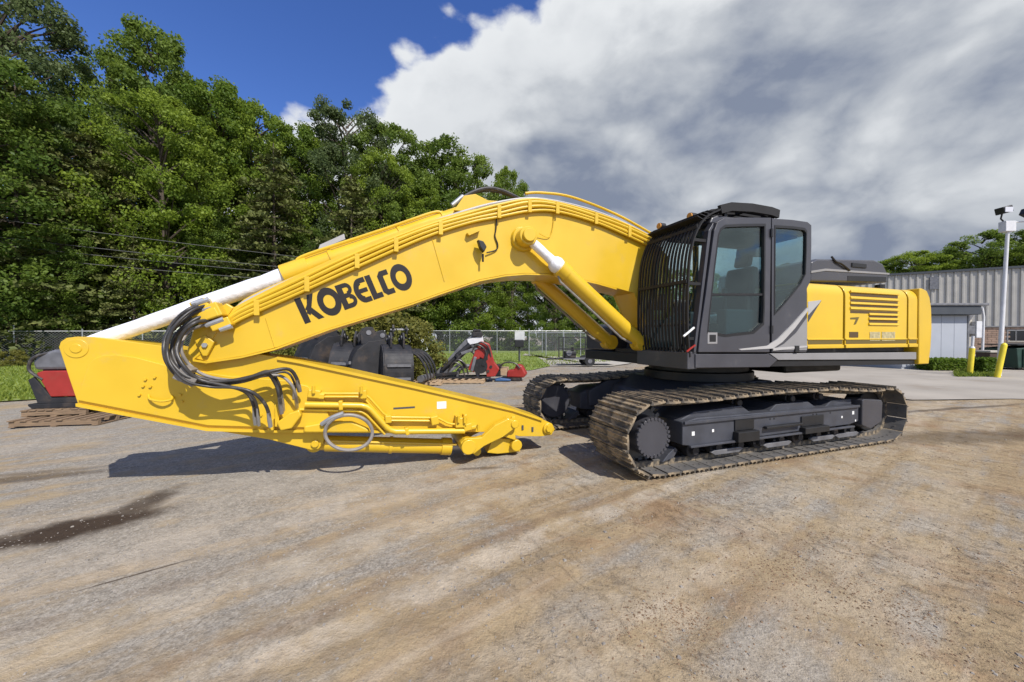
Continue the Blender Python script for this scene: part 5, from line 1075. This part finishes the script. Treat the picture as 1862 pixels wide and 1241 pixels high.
# floodlight pole
bx, by = gr(1816, 684); t = thing('light_pole', 'white steel pole with two floodlights and a white box near its top', 'light pole', (bx, by, 0))
ph = hz(418, by); b = MB(); lean = .30
b.tube([(0, 0, 0), (lean, 0, ph)], [.085, .06], 14); b.build('pole', 'whitemetal', t, smooth=True)
b = MB(); b.b2(lean - .26, lean + .2, -.14, .14, ph - .12, ph + .34); b.build('junction_box', 'whitemetal', t, bev=.02)
for px, py in ((1815, 385), (1860, 390)):
    x = (px - 1828) / FPX * by + lean; z = hz(py, by); b = MB(); b.box((x, -.1, z), (.42, .34, .30), Matrix.Rotation(R(-15 if px < 1830 else 25), 3, 'Y')); l = b.build('floodlight', 'black', t, bev=.03)
    b = MB(); b.box((x, -.275, z - .02), (.34, .02, .22)); b.build('lens', 'lens', l)
    b = MB(); b.tube([(lean + (.0 if px > 1830 else -.15), 0, ph + .3), (x, 0, z - .35), (x, -.05, z - .1)], .03, 8); b.build('arm', 'black' if px < 1830 else 'whitemetal', l)
def bollard(label, px0, py0, h, lean, white=False):
    x, y = gr(px0, py0); t = thing('bollard', label, 'bollard', (x, y, 0), 0, 'yellow bollards guarding the shed')
    b = MB(); b.tube([(0, 0, 0), (lean, 0, h)], .095, 18); b.build('tube', 'bollard', t, smooth=True)
    b = MB(); b.tube([(lean, 0, h + .001), (lean * 1.02, 0, h + .06), (lean * 1.03, 0, h + .10)], [.094, .075, .025], 18); b.build('cap', 'bollard' if not white else 'whitemetal', t, smooth=True)
    if white: b = MB(); b.tube([(lean * 1.03, 0, h + .08), (lean * 1.3, 0, h + .55)], .05, 12); b.build('conduit', 'whitemetal', t, smooth=True)
bollard('upright yellow bollard with a white conduit above it by the shed corner', 1763, 683, 1.24, .10, True)
bollard('leaning yellow bollard at the foot of the light pole', 1813, 687, 1.40, .28)
x, y = gr(1822, 677); t = thing('trash_bin', 'dark brown bin with pale lid behind the leaning bollard', 'bin', (x + .12, y + .6, 0))
b = MB(); b.prism([(-.30, 0), (-.36, .95), (.36, .95), (.30, 0)], -.3, .3); b.build('body', 'binbrown', t, bev=.03); b = MB(); b.b2(-.40, .40, -.36, .36, .952, 1.06); b.build('lid', 'slab', t, bev=.03)
x, y = gr(1872, 673); t = thing('dumpster', 'dark green dumpster at the edge of the frame below the warehouse windows', 'dumpster', (x, y + .5, 0))
b = MB(); b.prism([(-1.0, .12), (-1.1, 1.15), (1.1, 1.3), (1.0, .12)], -.8, .8); b.build('body', 'bingreen', t, bev=.03)
for k in range(4): b = MB(); b.b2(-.8 + .5 * k, -.72 + .5 * k, -.86, -.802, .15, 1.1); b.build('rib', 'bingreen', t)
b = MB(); b.b2(-1.12, 1.12, -.84, .84, 1.31, 1.37); b.build('lid', 'black', t)
for x_ in (-.8, .8): b = MB(); b.cyl((x_, -.7, .07), (x_, -.62, .07), .07, 12); b.build('wheel', 'black', t)
x, y = gr(1795, 660); t = thing('planter', 'low concrete plinth behind the bollards', 'plinth', (x, y, 0)); b = MB(); b.b2(-1.0, 1.0, -.5, .5, 0, .5); b.build('block', 'slab', t, bev=.03)

# ------------------------------------------------------------------ plants
def leaf_mesh(name, cent, nrm_bias, size, m, tone, seed):
    """quads at cent (n,3), random orientation biased to nrm_bias, attribute tone"""
    rng = np.random.default_rng(seed); n = len(cent)
    nr = rng.normal(size=(n, 3)) + nrm_bias; nr /= np.linalg.norm(nr, axis=1)[:, None]
    a = rng.normal(size=(n, 3)); u = np.cross(nr, a); u /= np.linalg.norm(u, axis=1)[:, None] + 1e-9; w = np.cross(nr, u)
    s = size[:, None] if hasattr(size, '__len__') else size
    V = np.stack([cent - u * s * .5, cent + w * s * .32, cent + u * s * .5, cent - w * s * .32], 1).reshape(-1, 3)
    me = bpy.data.meshes.new(name); me.vertices.add(4 * n); me.vertices.foreach_set('co', V.astype(np.float32).ravel())
    me.loops.add(4 * n); me.loops.foreach_set('vertex_index', np.arange(4 * n, dtype=np.int32))
    me.polygons.add(n); me.polygons.foreach_set('loop_start', np.arange(0, 4 * n, 4, dtype=np.int32)); me.polygons.foreach_set('loop_total', np.full(n, 4, dtype=np.int32))
    me.update(calc_edges=True); at_ = me.attributes.new('tone', 'FLOAT', 'FACE'); at_.data.foreach_set('value', tone.astype(np.float32)); me.materials.append(M[m]); return me
def broad_tree(seed, H=20, Wd=11, base=.16, nclump=110, per=150, m='leaf', leaf=.34, top=1.0):
    rng = np.random.default_rng(seed); z0 = H * base
    tr = MB(); bend = rng.normal(0, .35, 2)
    stem = [(bend[0] * (t ** 2), bend[1] * (t ** 2), H * .82 * t) for t in np.linspace(0, 1, 9)]
    tr.tube(stem, [max(.05, .32 * (1 - t) ** .8 * H / 20) for t in np.linspace(0, 1, 9)], 8)
    C = []; Rr = []
    for i in range(nclump):
        t = rng.random() ** .85; z = z0 + (H - z0) * t
        prof = math.sin(math.pi * (t * .74 + .15)) ** .75 * (1 if t < .75 else 1 - ((t - .75) / .25) ** 2 * .35)
        rad = Wd / 2 * prof * (.30 + .70 * rng.random() ** .5) * (1 + .22 * math.sin(3 * t * 6 + seed)); a = rng.random() * 2 * math.pi
        r_ = (.6 + rng.random() * .65) * H / 20 * (1.1 - .45 * t)
        C.append((math.cos(a) * rad + bend[0] * t * t, math.sin(a) * rad + bend[1] * t * t, z)); Rr.append(r_)
        if i % 3 == 0:
            zb = max(z0 * .5, z - rad * .55 - .5); tt = min(.98, zb / (H * .82)); s0 = Vector((bend[0] * tt * tt, bend[1] * tt * tt, zb)); tr.tube([s0, s0.lerp(Vector(C[-1]), .5) + Vector((0, 0, .25)), C[-1]], [.09 * H / 20, .05 * H / 20, .015], 5)
    C = np.array(C); Rr = np.array(Rr); ct = rng.random(nclump) * .55 + .15
    idx = np.repeat(np.arange(nclump), per); n = len(idx); d = rng.normal(size=(n, 3)); d /= np.linalg.norm(d, axis=1)[:, None]
    rad = Rr[idx] * rng.random(n) ** .5; P = C[idx] + d * rad[:, None] * np.array([1.1, 1.1, .78])
    P[:, 2] = np.maximum(P[:, 2], .3)
    tone = np.clip(ct[idx] + rng.normal(0, .16, n) + .12 * d[:, 2], 0, 1)
    me = leaf_mesh('crown', P, d * .7 + np.array([0, 0, .8]), leaf * (.7 + .6 * rng.random(n)), m, tone, seed + 1)
    return tr, me
def pine_tree(seed, H=18, Wd=9, per=95, m='needle', base=.08):
    rng = np.random.default_rng(seed); tr = MB(); tr.tube([(0, 0, H * t) for t in np.linspace(0, 1, 8)], [max(.03, .26 * (1 - t)) for t in np.linspace(0, 1, 8)], 8)
    P = []; T = []; z = H * base
    while z < H * .99:
        t = z / H; L = Wd / 2 * (1 - t) ** .75 * (.8 + .4 * rng.random()) + .3; nb = int(4 + 3 * rng.random())
        for k in range(nb):
            a = rng.random() * 2 * math.pi; l = L * (.6 + .5 * rng.random()); droop = .12 + .15 * rng.random()
            pts = [np.array([math.cos(a) * l * s, math.sin(a) * l * s, z + l * (.28 * s - droop * 1.6 * s * s)]) for s in (0, .35, .7, 1)]
            tr.tube([tuple(p) for p in pts], [.05 * (1 - t) + .02, .04 * (1 - t) + .012, .025, .01], 5)
            n = int(per * l / 3.5) + 12; s = .22 + .80 * rng.random(n) ** .8; tone = .2 + .5 * rng.random()
            wid = .12 + .34 * l * .4 * np.sin(np.clip(s, 0, 1) * math.pi * .9) ** .6
            off = rng.normal(0, 1, n) * wid * .8
            cx = np.cos(a) * l * s - np.sin(a) * off; cy = np.sin(a) * l * s + np.cos(a) * off; cz = z + l * (.28 * s - droop * 1.6 * s * s) + rng.normal(0, .10, n) + .05
            P.append(np.stack([cx, cy, cz], 1)); T.append(np.clip(tone + rng.normal(0, .15, n), 0, 1))
        z += .42 + .35 * rng.random()
    P = np.concatenate(P); T = np.concatenate(T); rng2 = np.random.default_rng(seed + 5)
    return tr, leaf_mesh('crown', P, np.array([0, 0, 1.1]), .30 * (.7 + .6 * rng2.random(len(P))), m, T, seed + 2)
def bush_parts(seed, H=3.0, Wd=3.6, ncl=34, per=110, m='leafdark', leaf=.22):
    rng = np.random.default_rng(seed); tr = MB()
    C = []
    for i in range(ncl):
        t = rng.random(); a = rng.random() * 6.28; rad = Wd / 2 * (.35 + .65 * rng.random() ** .5) * math.sin(math.pi * (.22 + .72 * t)) ** .6; C.append((math.cos(a) * rad, math.sin(a) * rad, H * (.08 + .86 * t)))
        if i % 3 == 0: tr.tube([(0, 0, 0), (C[-1][0] * .4, C[-1][1] * .4, C[-1][2] * .6), C[-1]], [.04, .025, .008], 5)
    C = np.array(C); idx = np.repeat(np.arange(ncl), per); n = len(idx); d = rng.normal(size=(n, 3)); d /= np.linalg.norm(d, axis=1)[:, None]
    P = C[idx] + d * (rng.random(n) ** .5)[:, None] * np.array([.55, .55, .38]) * H / 3 * (Wd / 3.6) ** .3; P[:, 2] = np.maximum(P[:, 2], .03)
    ct = rng.random(ncl) * .5 + .2
    return tr, leaf_mesh('crown', P, d * .6 + np.array([0, 0, .7]), leaf * (.7 + .6 * rng.random(n)), m, np.clip(ct[idx] + rng.normal(0, .16, n), 0, 1), seed + 3)
PROTO = {}
def proto(key, name, parts, H):
    tr, me = parts; t = bpy.data.objects.new(name, None); COL.objects.link(t); tr.build('trunk' if name != 'bush' else 'stem', 'bark', t, smooth=True)
    c = bpy.data.objects.new('crown' if name != 'bush' else 'foliage', me); COL.objects.link(c); c.parent = t; PROTO[key] = [t, H, False]
proto('broad_a', 'broadleaf_tree', broad_tree(11, 20, 11.0, .10, 250, 190, 'leaf', .215), 20)
proto('broad_b', 'broadleaf_tree', broad_tree(23, 20, 9.0, .14, 235, 190, 'leaf', .21), 20)
proto('broad_c', 'broadleaf_tree', broad_tree(37, 20, 10.0, .12, 235, 190, 'leafdark', .215), 20)
proto('broad_d', 'broadleaf_tree', broad_tree(41, 20, 12.0, .15, 250, 180, 'leafgrey', .20), 20)
proto('broad_e', 'broadleaf_tree', broad_tree(53, 20, 7.5, .12, 215, 180, 'leafdark', .21), 20)
proto('pine_a', 'pine_tree', pine_tree(61, 18, 12), 18)
proto('pine_b', 'pine_tree', pine_tree(67, 18, 10), 18)
proto('bush_a', 'bush', bush_parts(71, 3.0, 4.2), 3)
proto('bush_b', 'bush', bush_parts(73, 3.0, 3.6, 30, 110, 'leaf', .22), 3)
proto('bush_y', 'bush', bush_parts(79, 3.0, 3.4, 40, 130, 'leafyellow', .17), 3)
def plant(key, px, d, topy=None, h=None, label='', cat='tree', group=None, wx_=1.0):
    p = PROTO[key]; o = p[0] if not p[2] else copy_tree(p[0]); p[2] = True
    x, y = at(px, d); hh = h if h is not None else hz(topy, d); s = hh / p[1]
    o.location = (x, y, -.03); o.scale = (s * wx_, s * wx_, s); o.rotation_euler = (0, 0, random.uniform(0, 6.28)); tag(o, label, cat, group); return o
G1 = 'trees along the edge of the woods'
FRONT = [
 ('broad_d', -12, 31, -45, 'tall grey green tree whose crown leaves the frame at the upper corner', .85),
 ('pine_a', 35, 26.5, 150, 'broad dark pine with layered boughs at the edge of the frame', 1.15),
 ('pine_b', 170, 29, 225, 'dark pine between the frame edge pine and the bright broadleaf tree', 1.1),
 ('broad_c', 212, 40, 108, 'dark tree with a blunt top just beside the peak of the woods', .7),
 ('broad_e', 290, 38, 58, 'tallest dark tree forming the peak of the woods', .8),
 ('broad_a', 305, 32, 185, 'large bright green broadleaf tree under the peak of the woods', .9),
 ('broad_b', 395, 39, 158, 'bright green tree on the slope to one side of the peak', .85),
 ('broad_a', 470, 41, 205, 'broad green tree at the middle of the falling skyline', .8),
 ('pine_b', 500, 35, 262, 'dark brownish pine in front of the falling skyline above the white cylinder rod', 1.1),
 ('broad_b', 545, 43, 235, 'green tree at the dip of the skyline below the small blue gap', .8),
 ('broad_d', 640, 46, 208, 'rounded grey green tree standing above the boom cylinder', .85),
 ('broad_c', 705, 47, 228, 'dark rounded tree joining the grey green one on the skyline', .85),
 ('pine_a', 640, 38, 318, 'wide brownish pine directly above the pale bracket on the boom', 1.05),
 ('broad_a', 700, 43, 285, 'bright yellow green tree in front of the rounded skyline trees', .75),
 ('broad_e', 800, 49, 264, 'small pointed tree breaking the skyline above the boom bend', 1.1),
 ('broad_c', 865, 50, 290, 'dark tree behind the black hoses on the boom bend', .85),
 ('broad_b', 925, 51, 312, 'last tree on the skyline before the open cloudy sky', .62),
 ('broad_b', 775, 45, 345, 'mid height green tree below the pointed skyline tree', .9),
]
for key, px, d, ty, lab, w in FRONT: plant(key, px, d, ty, None, lab, 'tree', G1, w)
BACK = [('broad_c', 90, 36, 200), ('broad_b', 140, 42, 215), ('broad_c', 350, 46, 160), ('broad_c', 440, 47, 215), ('broad_e', 590, 50, 268), ('broad_c', 750, 53, 300), ('broad_c', -60, 24, 60), ('broad_a', -180, 26, 80), ('broad_c', -330, 24, 40),
        ('broad_c', 990, 52, 385), ('broad_a', 1040, 50, 400), ('broad_c', 1090, 51, 420), ('broad_b', 1135, 52, 455), ('broad_c', 1180, 54, 470), ('broad_a', 1240, 55, 490), ('broad_c', 1300, 58, 500), ('broad_e', 1360, 60, 505),
        ('broad_a', 860, 46, 425), ('broad_b', 930, 47, 440), ('broad_c', 1010, 46, 455), ('broad_a', 1080, 47, 470), ('pine_b', 730, 41, 420), ('broad_c', 570, 38, 420), ('broad_c', 420, 35, 400), ('pine_b', 245, 28.5, 420), ('broad_c', 105, 26.5, 400)]
for key, px, d, ty in BACK: plant(key, px, d, ty, None, 'one of the crowded trees filling the woods between and behind the others', 'tree', 'trees crowded inside the woods')
for i in range(34):
    f = i / 33; px = -60 + 1300 * f + random.uniform(-12, 12); d = 26.5 + (46 - 26.5) * min(1, f * 1.35) + random.uniform(0, 2.5)
    plant('bush_a' if i % 3 else 'bush_b', px, d, None, random.uniform(2.6, 5.2), 'dark undergrowth bush at the foot of the woods behind the fence', 'bush', 'undergrowth bushes behind the fence')
plant('bush_y', 690, 15.6, None, 3.3, 'yellow green leafy bush growing behind the black buckets', 'bush')
plant('bush_y', 742, 14.9, None, 2.5, 'smaller yellow green bush beside the last black bucket', 'bush')
plant('bush_y', 540, 14.8, None, 2.0, 'low yellow green bush behind the hidden end of the bucket row', 'bush')
plant('bush_b', 1000 + 60, 37, None, 1.5, 'small pale weed clump on the lawn before the end fence', 'bush')
for px, d, h_, lab in ((22, 22.0, 1.0, 'thin weedy shrub against the fence at the frame edge'),): plant('bush_y', px, d, None, h_, lab, 'bush')
# right
G2 = 'trees behind the warehouse'
for key, px, d, ty, w, lab in (('broad_a', 1668, 66, 458, 1.5, 'rounded light green tree above the excavator counterweight'), ('broad_b', 1722, 70, 462, 1.6, 'low pale green tree between the light and dark ones behind the warehouse'), ('broad_c', 1790, 62, 424, 1.4, 'dark tree behind the warehouse beside the light pole'), ('broad_c', 1868, 60, 420, 1.4, 'dark tree behind the warehouse at the frame edge'), ('broad_e', 1615, 72, 474, 1.3, 'small tree peeping over the engine hood')):
    plant(key, px, d, ty, None, lab, 'tree', G2, w)
def hedge(label, x0, x1, y, w, h, seed):
    rng = np.random.default_rng(seed); n = 5200; P = np.stack([rng.uniform(x0, x1, n), y + rng.uniform(-w / 2, w / 2, n), .03 + h * rng.random(n) ** .7 * (0.9 + .1 * np.sin(np.linspace(0, 40, n)))], 1)
    me = leaf_mesh('hedge', P, np.array([0, -.4, .8]), .12 * (.7 + .6 * rng.random(n)), 'leaf', np.clip(.15 + rng.normal(0, .15, n), 0, 1), seed); o = bpy.data.objects.new('hedge', me); COL.objects.link(o); tag(o, label, 'hedge')
hedge('low clipped green hedge along the foot of the grey shed', at(1680, 19.6)[0], at(1752, 19.6)[0], 19.6, .9, .62, 5)
hedge('small olive shrub strip between the two yellow bollards', at(1776, 17.6)[0], at(1806, 17.6)[0], 17.6, .6, .75, 6)
# grass
def grass(n, region, seed, h0, h1):
    rng = np.random.default_rng(seed); P = region(rng, n); n = len(P); a = rng.random(n) * 6.28; h = rng.uniform(h0, h1, n); w = .02 + .02 * rng.random(n); lean = rng.normal(0, .35, (n, 2)) * h[:, None]
    V = np.stack([np.c_[P[:, 0] - np.cos(a) * w, P[:, 1] - np.sin(a) * w, np.full(n, .015)], np.c_[P[:, 0] + np.cos(a) * w, P[:, 1] + np.sin(a) * w, np.full(n, .015)], np.c_[P[:, 0] + lean[:, 0], P[:, 1] + lean[:, 1], h]], 1).reshape(-1, 3)
    me = bpy.data.meshes.new('grass'); me.from_pydata(V.tolist(), [], [(3 * i, 3 * i + 1, 3 * i + 2) for i in range(n)]); at_ = me.attributes.new('tone', 'FLOAT', 'FACE'); at_.data.foreach_set('value', rng.random(n).astype(np.float32)); me.materials.append(M['grass']); me.update()
    o = bpy.data.objects.new('grass', me); COL.objects.link(o); tag(o, kind='stuff')
def inside(P, poly):
    x, y = P[:, 0], P[:, 1]; r = np.zeros(len(P), bool); j = len(poly) - 1
    for i in range(len(poly)):
        xi, yi = poly[i]; xj, yj = poly[j]; c = ((yi > y) != (yj > y)) & (x < (xj - xi) * (y - yi) / (yj - yi + 1e-12) + xi); r ^= c; j = i
    return r
def lawn_pts(rng, n):
    y = 9 * (40 / 9) ** rng.random(n); x = y * rng.uniform(-2.8, .9, n); P = np.c_[x, y]; k = inside(P, LAWN); return P[k]
grass(110000, lawn_pts, 9, .05, .16)
def edge_pts(rng, n):
    px = rng.uniform(1736, 1815, n); P = []
    for p in px: P.append(gr(p, rng.uniform(676, 686)))
    return np.array(P)
grass(2600, edge_pts, 10, .05, .22)
def tall_weeds(rng, n):
    x = rng.uniform(-30, -13, n); f = (x - FA[0]) / (FB[0] - FA[0]); y = FA[1] + f * (FB[1] - FA[1]) - rng.uniform(.1, 1.6, n); return np.c_[x, y]
grass(9000, tall_weeds, 12, .2, .8)

# ------------------------------------------------------------------ overhead wires
pl = bpy.data.objects
def pole(label, x, y, h):
    t = thing('utility_pole', label, 'pole', (x, y, 0)); b = MB(); b.tube([(0, 0, 0), (0, 0, h)], [.17, .11], 12); b.build('pole', 'pole', t, smooth=True); b = MB(); b.box((0, -.12, h - .6), (2.2, .1, .12), Matrix.Rotation(R(30), 3, 'Z')); b.build('crossarm', 'pole', t); return t
Q0, Q1 = (-46.0, 16.0), (2.0, 47.5)
pole('wooden utility pole hidden in the woods behind the boom', *Q1, 9.5)
pole('wooden utility pole beyond the frame edge carrying the wires', *Q0, 10.5)
for k, (h0, h1, sag) in enumerate(((10.2, 9.1, .7), (9.0, 8.4, .8), (8.5, 7.9, .8), (7.9, 7.4, .9))):
    b = MB(); pts = []
    for t_ in np.linspace(0, 1, 30): pts.append((Q0[0] + (Q1[0] - Q0[0]) * t_, Q0[1] + (Q1[1] - Q0[1]) * t_ + .1 * k, h0 + (h1 - h0) * t_ - sag * 4 * t_ * (1 - t_)))
    b.tube(pts, .022, 5); o = b.build('overhead_wire', 'cable'); tag(o, ('uppermost', 'second', 'third', 'lowest')[k] + ' of the overhead wires crossing in front of the woods', 'wire', 'overhead wires in front of the woods')
